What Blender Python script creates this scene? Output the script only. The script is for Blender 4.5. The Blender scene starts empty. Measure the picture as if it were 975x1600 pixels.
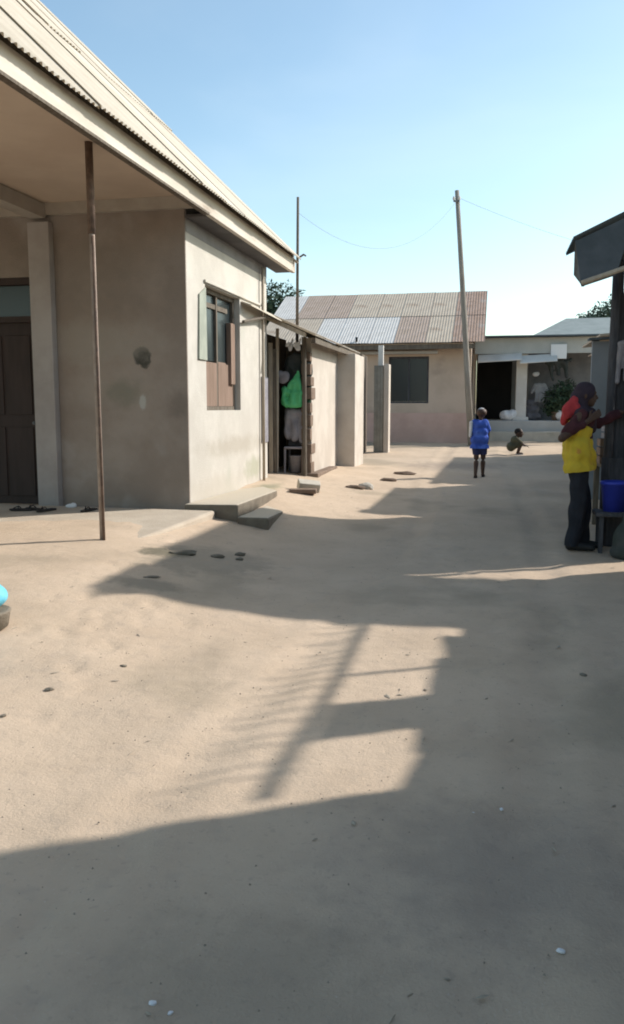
import bpy, bmesh, math, random
from mathutils import Vector, Matrix, noise
random.seed(7)
R = math.radians
S = bpy.context.scene
col = S.collection

# ---------------------------------------------------------------- camera
cam_d = bpy.data.cameras.new('camera'); cam = bpy.data.objects.new('camera', cam_d); col.objects.link(cam)
cam.location = (0, 0, 1.5); cam.rotation_euler = (R(90 - 7.23), 0, R(12.19))
cam_d.sensor_fit = 'VERTICAL'; cam_d.sensor_height = 36; cam_d.sensor_width = 36; cam_d.lens = 29.25
cam_d.clip_end = 2000; cam_d.clip_start = .05
S.camera = cam
# ---------------------------------------------------------------- sky and sun
SUN_EL, SUN_AZ = 34, 30        # elevation; degrees from +X (across the lane) towards +Y
w = bpy.data.worlds.new('World'); S.world = w; w.use_nodes = True
nt = w.node_tree; nt.nodes.clear()
sky = nt.nodes.new('ShaderNodeTexSky'); sky.sky_type = 'NISHITA'; sky.sun_disc = False
sky.sun_elevation = R(SUN_EL); sky.sun_rotation = R(90 - SUN_AZ)
sky.air_density = 1.0; sky.dust_density = 1.1; sky.ozone_density = 1.8; sky.altitude = 50
bg = nt.nodes.new('ShaderNodeBackground'); bg.inputs['Strength'].default_value = .15
wo = nt.nodes.new('ShaderNodeOutputWorld')
tint = nt.nodes.new('ShaderNodeMix'); tint.data_type = 'RGBA'; tint.blend_type = 'MULTIPLY'; tint.inputs[0].default_value = 1; tint.inputs[7].default_value = (.95, .975, .85, 1)
nt.links.new(sky.outputs[0], tint.inputs[6])
# thin high cloud veil over the whole sky
gc = nt.nodes.new('ShaderNodeTexCoord'); gmp = nt.nodes.new('ShaderNodeMapping'); gmp.inputs['Scale'].default_value = (1, 1, 2.6)
cn = nt.nodes.new('ShaderNodeTexNoise'); cn.inputs['Scale'].default_value = 2.2; cn.inputs['Detail'].default_value = 5; cn.inputs['Roughness'].default_value = .5; cn.inputs['Distortion'].default_value = .4
cr = nt.nodes.new('ShaderNodeMapRange'); cr.inputs[1].default_value = .42; cr.inputs[2].default_value = .75; cr.inputs[4].default_value = .12; cr.interpolation_type = 'SMOOTHSTEP'
veil = nt.nodes.new('ShaderNodeMix'); veil.data_type = 'RGBA'; veil.inputs[7].default_value = (4.6, 5.0, 5.0, 1)
nt.links.new(gc.outputs['Generated'], gmp.inputs[0]); nt.links.new(gmp.outputs[0], cn.inputs['Vector']); nt.links.new(cn.outputs['Fac'], cr.inputs[0]); nt.links.new(cr.outputs[0], veil.inputs[0]); nt.links.new(tint.outputs[2], veil.inputs[6])
nt.links.new(veil.outputs[2], bg.inputs[0]); nt.links.new(bg.outputs[0], wo.inputs[0])
sd = bpy.data.lights.new('sun', 'SUN'); sd.energy = 3.3; sd.angle = R(1.0); sd.color = (1, .945, .885)
sun = bpy.data.objects.new('sun', sd); col.objects.link(sun)
sdir = Vector((math.cos(R(SUN_EL)) * math.cos(R(SUN_AZ)), math.cos(R(SUN_EL)) * math.sin(R(SUN_AZ)), math.sin(R(SUN_EL))))
sun.rotation_euler = sdir.to_track_quat('Z', 'Y').to_euler(); sun.location = sdir * 50
vs = S.view_settings; vs.view_transform = 'Standard'; vs.look = 'None'; vs.gamma = 1; vs.exposure = 0.78; vs.use_curve_mapping = False
S.render.engine = 'CYCLES'; S.cycles.filter_width = 1.9

# ---------------------------------------------------------------- materials
MATS = {}
def mat(name, c, c2=None, scale=3, rough=.85, bump=0, bscale=40, metal=0, detail=6, stretch=(1, 1, 1), c3=None, s3=.8, thr=(.35, .65), spec=.3, thr3=(.55, .68)):
    if name in MATS: return MATS[name]
    m = bpy.data.materials.new(name); m.use_nodes = True; t = m.node_tree; N = t.nodes; L = t.links
    b = N['Principled BSDF']; b.inputs['Roughness'].default_value = rough; b.inputs['Metallic'].default_value = metal
    b.inputs['Specular IOR Level'].default_value = spec
    c = (*c, 1)
    tc = N.new('ShaderNodeTexCoord'); mp = N.new('ShaderNodeMapping'); mp.inputs['Scale'].default_value = stretch
    L.new(tc.outputs['Object'], mp.inputs['Vector'])
    out = None
    if c2:
        n = N.new('ShaderNodeTexNoise'); n.inputs['Scale'].default_value = scale; n.inputs['Detail'].default_value = detail; n.inputs['Roughness'].default_value = .6
        L.new(mp.outputs[0], n.inputs['Vector'])
        r = N.new('ShaderNodeMapRange'); r.inputs[1].default_value, r.inputs[2].default_value = thr; r.interpolation_type = 'SMOOTHSTEP'
        L.new(n.outputs['Fac'], r.inputs[0])
        mx = N.new('ShaderNodeMix'); mx.data_type = 'RGBA'; mx.inputs[6].default_value = c; mx.inputs[7].default_value = (*c2, 1)
        L.new(r.outputs[0], mx.inputs[0]); out = mx.outputs[2]
        if c3:
            n3 = N.new('ShaderNodeTexNoise'); n3.inputs['Scale'].default_value = s3; n3.inputs['Detail'].default_value = 5
            n3.noise_dimensions = '4D'; n3.inputs['W'].default_value = 3.3
            L.new(mp.outputs[0], n3.inputs['Vector'])
            r3 = N.new('ShaderNodeMapRange'); r3.inputs[1].default_value, r3.inputs[2].default_value = thr3; r3.interpolation_type = 'SMOOTHSTEP'
            L.new(n3.outputs['Fac'], r3.inputs[0])
            m3 = N.new('ShaderNodeMix'); m3.data_type = 'RGBA'; m3.inputs[7].default_value = (*c3, 1)
            L.new(out, m3.inputs[6]); L.new(r3.outputs[0], m3.inputs[0]); out = m3.outputs[2]
        L.new(out, b.inputs['Base Color'])
    else: b.inputs['Base Color'].default_value = c
    if bump:
        n2 = N.new('ShaderNodeTexNoise'); n2.inputs['Scale'].default_value = bscale; n2.inputs['Detail'].default_value = 8; n2.inputs['Roughness'].default_value = .65
        L.new(mp.outputs[0], n2.inputs['Vector'])
        bp = N.new('ShaderNodeBump'); bp.inputs['Strength'].default_value = bump; bp.inputs['Distance'].default_value = .02
        L.new(n2.outputs['Fac'], bp.inputs['Height']); L.new(bp.outputs[0], b.inputs['Normal'])
    m['out'] = 0
    MATS[name] = m
    return m

def add_spots(m, spots):
    """stains and tone patches with a shape of their own: (centre, radius xyz, colour, softness, strength) in object coordinates"""
    t = m.node_tree; N = t.nodes; L = t.links; b = N['Principled BSDF']
    src = b.inputs['Base Color'].links[0].from_socket
    tc = N.new('ShaderNodeTexCoord')
    nz = N.new('ShaderNodeTexNoise'); nz.inputs['Scale'].default_value = 5; nz.inputs['Detail'].default_value = 7; nz.inputs['Roughness'].default_value = .65
    L.new(tc.outputs['Object'], nz.inputs['Vector'])
    for (c, r, colr, soft, st) in spots:
        mp = N.new('ShaderNodeMapping'); mp.vector_type = 'TEXTURE'; mp.inputs['Location'].default_value = c; mp.inputs['Scale'].default_value = r
        L.new(tc.outputs['Object'], mp.inputs['Vector'])
        ln = N.new('ShaderNodeVectorMath'); ln.operation = 'LENGTH'; L.new(mp.outputs[0], ln.inputs[0])
        ad = N.new('ShaderNodeMath'); ad.operation = 'MULTIPLY_ADD'; ad.inputs[1].default_value = 1.7; L.new(nz.outputs['Fac'], ad.inputs[0]); L.new(ln.outputs['Value'], ad.inputs[2])
        mr = N.new('ShaderNodeMapRange'); mr.inputs[1].default_value = 1.75 + soft; mr.inputs[2].default_value = 1.75 - soft * 1.6; mr.inputs[3].default_value = 0; mr.inputs[4].default_value = st; mr.interpolation_type = 'SMOOTHSTEP'
        L.new(ad.outputs[0], mr.inputs[0])
        mx = N.new('ShaderNodeMix'); mx.data_type = 'RGBA'; mx.inputs[7].default_value = (*colr, 1)
        L.new(src, mx.inputs[6]); L.new(mr.outputs[0], mx.inputs[0]); src = mx.outputs[2]
    L.new(src, b.inputs['Base Color'])

M_ground = mat('sandy_ground', (.545, .43, .32), (.48, .375, .275), 1.3, .95, .35, 85, c3=(.37, .30, .22), s3=.55, thr=(.3, .7), spec=.1)
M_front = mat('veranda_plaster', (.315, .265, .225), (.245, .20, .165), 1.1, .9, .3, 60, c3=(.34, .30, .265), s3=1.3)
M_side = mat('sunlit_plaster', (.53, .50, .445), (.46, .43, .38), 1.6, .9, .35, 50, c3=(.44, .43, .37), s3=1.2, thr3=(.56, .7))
M_annex = mat('annex_plaster', (.53, .475, .41), (.45, .395, .335), 1.8, .9, .35, 50, c3=(.45, .40, .34), s3=1.0)
M_conc = mat('concrete', (.50, .46, .39), (.42, .38, .32), 3, .92, .5, 40, c3=(.33, .31, .25), s3=2)
M_ceil = mat('ceiling_board', (.58, .48, .385), (.52, .42, .335), 1.2, .9, .1, 30)
M_trim = mat('painted_fascia', (.58, .53, .46), (.50, .45, .38), 4, .7, .15, 40, stretch=(1, .3, 1), c3=(.36, .30, .24), s3=5)
M_corn = mat('cornice_paint', (.42, .38, .33), (.36, .32, .27), 3, .8)
M_roof = mat('weathered_sheet_tan', (.55, .49, .40), (.48, .42, .33), 2.0, .6, .1, 30, c3=(.42, .33, .25), s3=1.1, thr3=(.6, .8))
M_roofg = mat('weathered_sheet_grey', (.47, .40, .315), (.41, .34, .265), 2.2, .75, .1, 30, c3=(.30, .22, .16), s3=1.4)
M_roofr = mat('rusty_sheet', (.34, .24, .19), (.28, .19, .14), 3, .8, .2, 30, c3=(.33, .27, .23), s3=2)
M_roofw = mat('new_zinc_sheet', (.58, .56, .53), (.51, .49, .46), 3, .85, .05, 30)
M_roofd = mat('dark_sheet', (.10, .125, .14), (.07, .09, .10), 3, .7, .2, 30)
M_pole = mat('rusted_pipe', (.17, .115, .085), (.10, .07, .055), 12, .75, .3, 60)
M_pole2 = mat('pipe_worn', (.36, .29, .24), (.27, .21, .17), 8, .7, .2, 60)
M_wood = mat('grey_timber', (.17, .145, .115), (.11, .09, .07), 6, .9, .5, 40, stretch=(4, 4, .6))
M_woodp = mat('pale_timber', (.42, .36, .28), (.33, .28, .22), 6, .9, .4, 40, stretch=(4, 4, .6))
M_woodd = mat('dark_timber', (.085, .085, .092), (.05, .05, .056), 6, .9, .5, 40, stretch=(4, 4, .6))
M_brown = mat('brown_board', (.24, .165, .125), (.19, .13, .095), 3, .85, .3, 40, stretch=(3, 3, .6))
M_dark = mat('dark_interior', (.03, .028, .027), (.022, .02, .02), 2, .95)
M_shut = mat('shutter_paint', (.33, .35, .29), (.27, .29, .24), 5, .7, .2, 40)
M_glass = mat('dark_window_glass', (.022, .03, .032), rough=.25, spec=.5)
M_farw = mat('far_plaster', (.56, .44, .35), (.47, .37, .29), 1.2, .9, .3, 40, c3=(.38, .30, .24), s3=.9)
M_farp = mat('far_pink_dado', (.58, .40, .34), (.50, .34, .28), 1.5, .9, .3, 40)
M_grey = mat('grey_plaster', (.46, .45, .43), (.39, .38, .36), 1.2, .9, .3, 40)
M_white = mat('whitewash', (.66, .64, .60), (.56, .54, .50), 2, .85, .2, 40)
M_blueg = mat('pale_bluegrey_wall', (.22, .245, .275), (.17, .195, .22), 1.5, .85, .2, 30)
M_stone = mat('stone', (.34, .29, .23), (.25, .21, .17), 9, .95, .6, 40)
M_clod = mat('dark_clod', (.21, .18, .14), (.14, .12, .09), 9, .95, .6, 40)
M_block = mat('mud_block', (.22, .16, .12), (.16, .115, .085), 6, .95, .6, 40)
M_green = mat('green_plastic', (.10, .46, .19), (.07, .38, .15), 5, .5)
M_gcloth = mat('grey_cloth', (.28, .27, .29), (.21, .20, .22), 6, .95, .3, 60)
M_dcloth = mat('dark_cloth', (.06, .065, .065), (.04, .05, .045), 6, .95, .3, 60)
M_dgcl = mat('dark_green_cloth', (.035, .09, .055), (.03, .06, .04), 6, .95, .3, 60)
M_wcloth = mat('white_plastic', (.72, .72, .72), (.62, .62, .63), 6, .6, .2, 40)
M_bluepl = mat('blue_plastic', (.035, .055, .42), (.03, .045, .34), 4, .4)
M_lblue = mat('light_blue_plastic', (.16, .52, .68), (.10, .42, .58), 7, .5, .4, 18)
M_skin = mat('dark_skin', (.085, .05, .035), (.07, .04, .028), 9, .6)
M_hair = mat('black_hair', (.018, .016, .016), (.012, .011, .011), 30, .9, .5, 90)
M_scarf = mat('dark_scarf', (.045, .032, .045), (.03, .022, .032), 6, .95, .3, 50)
M_maroon = mat('maroon_cloth', (.075, .025, .03), (.05, .018, .022), 6, .95, .3, 50)
M_yellow = mat('yellow_wrap', (.60, .43, .035), (.50, .37, .04), 7, .9, .4, 30, c3=(.50, .25, .05), s3=9, thr3=(.58, .7))
M_red = mat('red_cloth', (.42, .045, .05), (.33, .035, .04), 7, .9, .3, 40)
M_trou = mat('dark_trousers', (.022, .025, .034), (.016, .018, .024), 7, .95, .4, 40)
M_shoe = mat('black_shoe', (.02, .02, .02), rough=.6)
M_cblue = mat('blue_cotton', (.06, .13, .52), (.045, .095, .40), 8, .9, .4, 40, c3=(.09, .18, .62), s3=5)
M_dblue = mat('dark_blue_cotton', (.04, .045, .12), (.03, .035, .09), 8, .9, .3, 40)
M_olive = mat('olive_cloth', (.10, .095, .06), (.07, .065, .04), 8, .95, .3, 40)
M_cap = mat('pale_cap', (.42, .42, .42), (.33, .33, .34), 8, .9, .3, 40)
M_leaf = mat('leaf_mid', (.095, .125, .085), (.07, .10, .065), 1.5, .7)
M_leafd = mat('leaf_dark', (.035, .062, .032), (.025, .045, .024), 1.5, .7)
M_bark = mat('bark', (.14, .11, .085), (.09, .07, .055), 8, .95, .6, 30)
M_util = mat('utility_pole_timber', (.30, .27, .23), (.22, .195, .165), 6, .9, .3, 40, stretch=(4, 4, .4))
M_wire = mat('wire', (.12, .13, .14), rough=.6)
M_rubber = mat('rubber', (.03, .026, .024), rough=.8)

def sand_relief(m):
    """lumps at hand size, coarse grains and darker specks on top of the fine grain"""
    t = m.node_tree; N = t.nodes; L = t.links; b = N['Principled BSDF']; tc = N.new('ShaderNodeTexCoord')
    old = b.inputs['Normal'].links[0].from_socket
    n1 = N.new('ShaderNodeTexNoise'); n1.inputs['Scale'].default_value = 11; n1.inputs['Detail'].default_value = 3; L.new(tc.outputs['Object'], n1.inputs['Vector'])
    bp = N.new('ShaderNodeBump'); bp.inputs['Strength'].default_value = .22; bp.inputs['Distance'].default_value = .03; L.new(n1.outputs['Fac'], bp.inputs['Height']); L.new(old, bp.inputs['Normal']); L.new(bp.outputs[0], b.inputs['Normal'])
    src = b.inputs['Base Color'].links[0].from_socket
    for sc_, lo, hi, c, st in ((38, .60, .72, (.32, .26, .205), .35), (9, .56, .75, (.38, .31, .245), .4), (90, .66, .74, (.62, .56, .48), .35)):
        n = N.new('ShaderNodeTexNoise'); n.inputs['Scale'].default_value = sc_; n.inputs['Detail'].default_value = 5; L.new(tc.outputs['Object'], n.inputs['Vector'])
        r = N.new('ShaderNodeMapRange'); r.inputs[1].default_value = lo; r.inputs[2].default_value = hi; r.inputs[4].default_value = st; L.new(n.outputs['Fac'], r.inputs[0])
        mx = N.new('ShaderNodeMix'); mx.data_type = 'RGBA'; mx.inputs[7].default_value = (*c, 1); L.new(src, mx.inputs[6]); L.new(r.outputs[0], mx.inputs[0]); src = mx.outputs[2]
    L.new(src, b.inputs['Base Color'])
sand_relief(M_ground)
# ---------------------------------------------------------------- helpers
def soft(t, k=4): return .5 * (t + math.sqrt(t * t + k))
def sst(a, b, x):
    t = max(0, min(1, (x - a) / (b - a))); return t * t * (3 - 2 * t)
def zbase(X, Y): return .033 * soft(Y - 8) - .0041 + .25 * sst(-1.2, -3.8, X) * (1 - sst(13, 19, Y)) * sst(2.5, 7.2, Y) - .07 * math.exp(-((X + 2.55) / .75) ** 2 - ((Y - 8.3) / .9) ** 2)
def zg(X, Y):
    z = zbase(X, min(Y, 60))
    d = noise.noise(Vector((X * .55, Y * .55, 0))) * .028 + noise.noise(Vector((X * 1.7, Y * 1.7, 4))) * .012 + noise.noise(Vector((X * 5, Y * 5, 9))) * .005
    return z + d * (1 - sst(20, 40, Y))

def props(o, label=None, cat=None, group=None, kind=None):
    if label: o['label'] = label
    if cat: o['category'] = cat
    if group: o['group'] = group
    if kind: o['kind'] = kind
    return o
def empty(name, loc, label, cat, group=None):
    o = bpy.data.objects.new(name, None); o.location = loc; o.empty_display_size = .2; col.objects.link(o)
    return props(o, label, cat, group)
def origin(p):
    v = Vector((0, 0, 0))
    while p is not None: v += Vector(p.location); p = p.parent
    return v

class MB:
    def __init__(s): s.v = []; s.f = []
    def add(s, vs, fs):
        n = len(s.v); s.v += [tuple(v) for v in vs]; s.f += [tuple(i + n for i in f) for f in fs]; return s
    def box(s, x0, y0, z0, x1, y1, z1):
        return s.add([(x0, y0, z0), (x1, y0, z0), (x1, y1, z0), (x0, y1, z0), (x0, y0, z1), (x1, y0, z1), (x1, y1, z1), (x0, y1, z1)],
                     [(3, 2, 1, 0), (4, 5, 6, 7), (0, 1, 5, 4), (1, 2, 6, 5), (2, 3, 7, 6), (3, 0, 4, 7)])
    def hexa(s, p): # 4 bottom, 4 top
        return s.add(p, [(3, 2, 1, 0), (4, 5, 6, 7), (0, 1, 5, 4), (1, 2, 6, 5), (2, 3, 7, 6), (3, 0, 4, 7)])
    def prism(s, pts, h): # polygon pts, extrude vector h
        n = len(pts); h = Vector(h); P = [Vector(p) for p in pts]
        return s.add(P + [p + h for p in P], [tuple(range(n))[::-1], tuple(range(n, 2 * n))] + [(i, (i + 1) % n, n + (i + 1) % n, n + i) for i in range(n)])
    def tube(s, pts, rs, n=8):
        P = [Vector(p) for p in pts]
        if not hasattr(rs, '__len__'): rs = [rs] * len(P)
        rings = []
        for i, p in enumerate(P):
            d = (P[min(i + 1, len(P) - 1)] - P[max(i - 1, 0)]).normalized()
            a = d.orthogonal().normalized() if i == 0 else (a - d * a.dot(d)).normalized()
            b = d.cross(a)
            rings.append([p + (a * math.cos(k * 2 * math.pi / n) + b * math.sin(k * 2 * math.pi / n)) * rs[i] for k in range(n)])
        vs = [v for r in rings for v in r]; fs = []
        for i in range(len(P) - 1):
            for k in range(n): fs.append((i * n + k, i * n + (k + 1) % n, (i + 1) * n + (k + 1) % n, (i + 1) * n + k))
        fs.append(tuple(range(n))[::-1]); fs.append(tuple(range((len(P) - 1) * n, len(P) * n)))
        return s.add(vs, fs)
    def lathe(s, c, prof, n=20, caps=(True, True)):
        c = Vector(c); vs = []; fs = []
        for (r, z) in prof:
            for k in range(n): vs.append(c + Vector((r * math.cos(k * 2 * math.pi / n), r * math.sin(k * 2 * math.pi / n), z)))
        for i in range(len(prof) - 1):
            for k in range(n): fs.append((i * n + k, i * n + (k + 1) % n, (i + 1) * n + (k + 1) % n, (i + 1) * n + k))
        if caps[0]: fs.append(tuple(range(n))[::-1])
        if caps[1]: fs.append(tuple(range((len(prof) - 1) * n, len(prof) * n)))
        return s.add(vs, fs)
    def rough(s, amp, sc=3, seed=0):
        s.v = [tuple(Vector(v) + noise.noise_vector(Vector(v) * sc + Vector((seed, seed, seed))) * amp) for v in s.v]; return s
    def build(s, name, m, parent=None, loc=None, bevel=0, smooth=False, label=None, cat=None, group=None, kind=None, local=False):
        o0 = Vector((0, 0, 0)) if local else origin(parent) if parent else Vector(loc or (0, 0, 0))
        me = bpy.data.meshes.new(name); me.from_pydata([tuple(Vector(v) - o0) for v in s.v], [], s.f)
        me.materials.append(m)
        if smooth: me.polygons.foreach_set('use_smooth', [True] * len(me.polygons))
        o = bpy.data.objects.new(name, me); col.objects.link(o)
        if parent: o.parent = parent
        else: o.location = o0
        if bevel:
            b = o.modifiers.new('bevel', 'BEVEL'); b.width = bevel; b.segments = 2; b.limit_method = 'ANGLE'
        return props(o, label, cat, group, kind)
def piece(o, loc, rot=(0, 0, 0), parent=None, scale=(1, 1, 1), m=None):
    """another object sharing the mesh of o"""
    c = bpy.data.objects.new(o.name.split('.')[0], o.data); col.objects.link(c); c.parent = parent or o.parent
    c.location = loc; c.rotation_euler = rot; c.scale = scale
    for md in o.modifiers:
        if md.type == 'BEVEL':
            n = c.modifiers.new('bevel', 'BEVEL'); n.width = md.width; n.segments = 2; n.limit_method = 'ANGLE'
    if m:
        c.material_slots[0].link = 'OBJECT'; c.material_slots[0].material = m
    return c

def sheet_mesh(width, length, pitch=.0762, amp=.011, seg=8, th=.0):
    """corrugated sheet: width along local y, slope along local -x (from 0 to length), ridges down the slope"""
    n = int(round(width / pitch * seg)); rows = 3
    mb = MB()
    vs = []
    for j in range(rows + 1):
        for i in range(n + 1):
            y = width * i / n
            vs.append((length * j / rows, y, amp * math.cos(2 * math.pi * y / pitch)))
    fs = [(j * (n + 1) + i, (j + 1) * (n + 1) + i, (j + 1) * (n + 1) + i + 1, j * (n + 1) + i + 1) for j in range(rows) for i in range(n)]
    mb.add(vs, fs); return mb

# organic shapes: tapered capsules and ellipsoids fused into ONE continuous surface
def hull_caps(bm, p0, r0, p1, r1):
    t = bmesh.new()
    for p, r in ((p0, r0), (p1, r1)):
        bmesh.ops.create_icosphere(t, subdivisions=2, radius=r, matrix=Matrix.Translation(p))
    res = bmesh.ops.convex_hull(t, input=t.verts)
    bmesh.ops.delete(t, geom=list({g for g in res['geom_interior'] if isinstance(g, bmesh.types.BMVert)}), context='VERTS')
    me = bpy.data.meshes.new('t'); t.to_mesh(me); t.free(); bm.from_mesh(me); bpy.data.meshes.remove(me)
def organic(name, shapes, m, voxel, loc=(0, 0, 0), parent=None, smooth=4, cuts=(), wrinkle=0, label=None, cat=None, group=None, wsc=9):
    bm = bmesh.new()
    for s in shapes:
        if s[0] == 'e':
            _, c, r, *rot = s
            mtx = Matrix.Translation(c) @ (Matrix.Rotation(R(rot[0]), 4, 'Y') if rot else Matrix()) @ Matrix.Diagonal((*r, 1))
            bmesh.ops.create_icosphere(bm, subdivisions=3, radius=1, matrix=mtx)
        else:
            p0, r0, p1, r1 = s; hull_caps(bm, Vector(p0), r0, Vector(p1), r1)
    me = bpy.data.meshes.new(name); bm.to_mesh(me); bm.free()
    o = bpy.data.objects.new(name, me); col.objects.link(o)
    rm = o.modifiers.new('r', 'REMESH'); rm.mode = 'VOXEL'; rm.voxel_size = voxel
    sm = o.modifiers.new('s', 'SMOOTH'); sm.iterations = smooth; sm.factor = .5
    dg = bpy.context.evaluated_depsgraph_get(); dg.update()
    me2 = bpy.data.meshes.new_from_object(o.evaluated_get(dg))
    o.modifiers.clear(); o.data = me2; bpy.data.meshes.remove(me)
    bm = bmesh.new(); bm.from_mesh(me2)
    for (pc, pn) in cuts:
        bmesh.ops.bisect_plane(bm, geom=bm.verts[:] + bm.edges[:] + bm.faces[:], plane_co=pc, plane_no=pn, clear_outer=True)
    if wrinkle:
        bm.normal_update()
        for v in bm.verts: v.co += v.normal * noise.noise(Vector((v.co.x * wsc, v.co.y * wsc, v.co.z * wsc * .5))) * wrinkle
    bm.to_mesh(me2); bm.free()
    me2.materials.clear(); me2.materials.append(m); me2.name = name
    me2.polygons.foreach_set('use_smooth', [True] * len(me2.polygons))
    o.location = loc
    if parent: o.parent = parent
    return props(o, label, cat, group)

# ================================================================ THE SETTING
def axis(lo, hi, step, far_lo, far_hi):
    a = []; x = lo
    while x < hi: a.append(x); x += step
    a.append(hi); s = step; x = hi
    while x < far_hi: s *= 1.35; x += s; a.append(x)
    s = step; x = lo
    while x > far_lo: s *= 1.35; x -= s; a.insert(0, x)
    return a
xs = axis(-5.5, 3, .05, -600, 600); ys = axis(.9, 18, .05, -400, 900)
gv = [(x, y, zg(x, y)) for y in ys for x in xs]; nx = len(xs)
gf = [(j * nx + i, j * nx + i + 1, (j + 1) * nx + i + 1, (j + 1) * nx + i) for j in range(len(ys) - 1) for i in range(nx - 1)]
# trodden sand: footprints in wandering lines and a pair of shallow wheel ruts
def dent(cx, cy, ang, a, b, dep):
    ca, sa = math.cos(ang), math.sin(ang)
    i0 = max(0, next(i for i, v in enumerate(xs) if v > cx - .3) - 1); j0 = max(0, next(i for i, v in enumerate(ys) if v > cy - .3) - 1)
    for j in range(j0, j0 + 14):
        for i in range(i0, i0 + 14):
            dx, dy = xs[i] - cx, ys[j] - cy; u = (dx * ca + dy * sa) / a; v = (-dx * sa + dy * ca) / b; d2 = u * u + v * v
            if d2 < 6:
                x, y, z = gv[j * nx + i]; gv[j * nx + i] = (x, y, z - dep * math.exp(-d2 * 1.4) + dep * .45 * math.exp(-(math.sqrt(d2) - 1.35) ** 2 * 5))
rf_ = random.Random(11)
for line in range(16):
    x, y = rf_.uniform(-2.9, 1.2), rf_.uniform(1.2, 5); ang = R(rf_.uniform(60, 125)); sd_ = 1
    for st_ in range(rf_.randint(9, 18)):
        x += math.cos(ang) * .36; y += math.sin(ang) * .36; ang += R(rf_.uniform(-9, 9)); sd_ = -sd_
        if -3.0 < x < 1.4 and 1.1 < y < 13 and not (-2.0 < x < -.1 and 2.6 < y < 5.8): dent(x - math.sin(ang) * .08 * sd_, y + math.cos(ang) * .08 * sd_, ang + R(rf_.uniform(-12, 12)), .13, .055, rf_.uniform(.007, .016))
for k in range(len(gv)):
    x, y, z = gv[k]
    if .9 < y < 24 and abs(x) < 4:
        for off in (-1.35, .05):
            xc = off + .35 * math.sin(y * .22) + .04 * y - .2; t = (x - xc) / .13
            if abs(t) < 3: z += -.012 * math.exp(-t * t) + .006 * math.exp(-(abs(t) - 1.5) ** 2 * 3) + (.003 * math.sin(y * 38 + 2 * abs(t)) * math.exp(-t * t) if y < 9 else 0)
        gv[k] = (x, y, z)
gm = MB(); gm.v = gv; gm.f = gf
ground = gm.build('ground', M_ground, smooth=True, kind='structure')
add_spots(M_ground, [((-2.5, 7.0, .1), (.65, .7, 1), (.25, .22, .17), .25, .55), ((-2.9, 7.0, .1), (.28, .2, 1), (.13, .12, .085), .25, .8),
                     ((-2.6, 5.9, .1), (.35, .16, 1), (.20, .18, .14), .3, .6), ((-.7, 17.2, .1), (1.2, .9, 1), (.27, .22, .18), .4, .6),
                     ((-.55, 1.9, 0), (.5, .4, 1), (.24, .20, .15), .5, .4), ((.1, 2.6, 0), (.6, .5, 1), (.25, .21, .18), .5, .5),
                     ((-3.0, 4.0, .1), (.6, .5, 1), (.40, .34, .27), .5, .5), ((-3.15, 11.6, .3), (.2, .5, 1), (.20, .21, .14), .4, .7)])

# ================================================================ HOUSE WITH VERANDA (left)
H = empty('veranda_house', (-5.5, 9.2, .25), 'large beige plastered house with deep eaves and a pipe post at its veranda', 'house')
fw = MB(); WX = -3.452
fw.box(-5.34, 9.18, -.1, WX, 9.38, 3.9); fw.box(-6.35, 9.18, 3.02, -5.34, 9.38, 3.9); fw.box(-9, 9.18, -.1, -6.35, 9.38, 3.9)
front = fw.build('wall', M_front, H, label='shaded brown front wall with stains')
add_spots(M_front, [((1.50, -.02, 1.82), (.125, .3, .125), (.055, .055, .045), .12, .95), ((1.27, -.02, 1.42), (.3, .3, .17), (.17, .165, .125), .45, .6),
                    ((1.49, -.02, 1.30), (.05, .3, .12), (.42, .41, .38), .2, .8), ((1.95, -.02, 1.25), (.2, .3, .24), (.15, .12, .10), .5, .6),
                    ((.9, -.02, 2.95), (1.7, .3, .62), (.19, .165, .145), .5, .55), ((.75, -.02, 2.0), (1.1, .3, .28), (.31, .275, .235), .3, .6)])  # wide patches: upper wall darker, band below it lighter
sw = MB()
sw.box(-3.65, 9.2, -.1, -3.45, 12.65, 1.45).box(-3.65, 9.2, 2.97, -3.45, 12.65, 3.86).box(-3.65, 9.2, 1.45, -3.45, 9.83, 2.97).box(-3.65, 11.25, 1.45, -3.45, 12.65, 2.97)
side = sw.build('wall', M_side, H, label='sunlit cream side wall with a window')
add_spots(M_side, [((2.05, 1.9, .72), (.3, 1.6, .14), (.36, .32, .26), .35, .6), ((2.05, 2.7, .35), (.3, .5, .18), (.33, .33, .24), .3, .7), ((2.05, 1.0, .2), (.3, 1.3, .2), (.42, .38, .32), .4, .6)])
MB().box(-9, 12.45, -.1, -3.66, 12.64, 3.86).build('wall', M_side, H)
# gable triangle at the far end and the wall behind
MB().prism([(-3.5, 12.46, 3.87), (-7.4, 12.46, 7.6), (-11.3, 12.46, 3.87)], (0, .17, 0)).build('gable', M_side, H)
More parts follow.
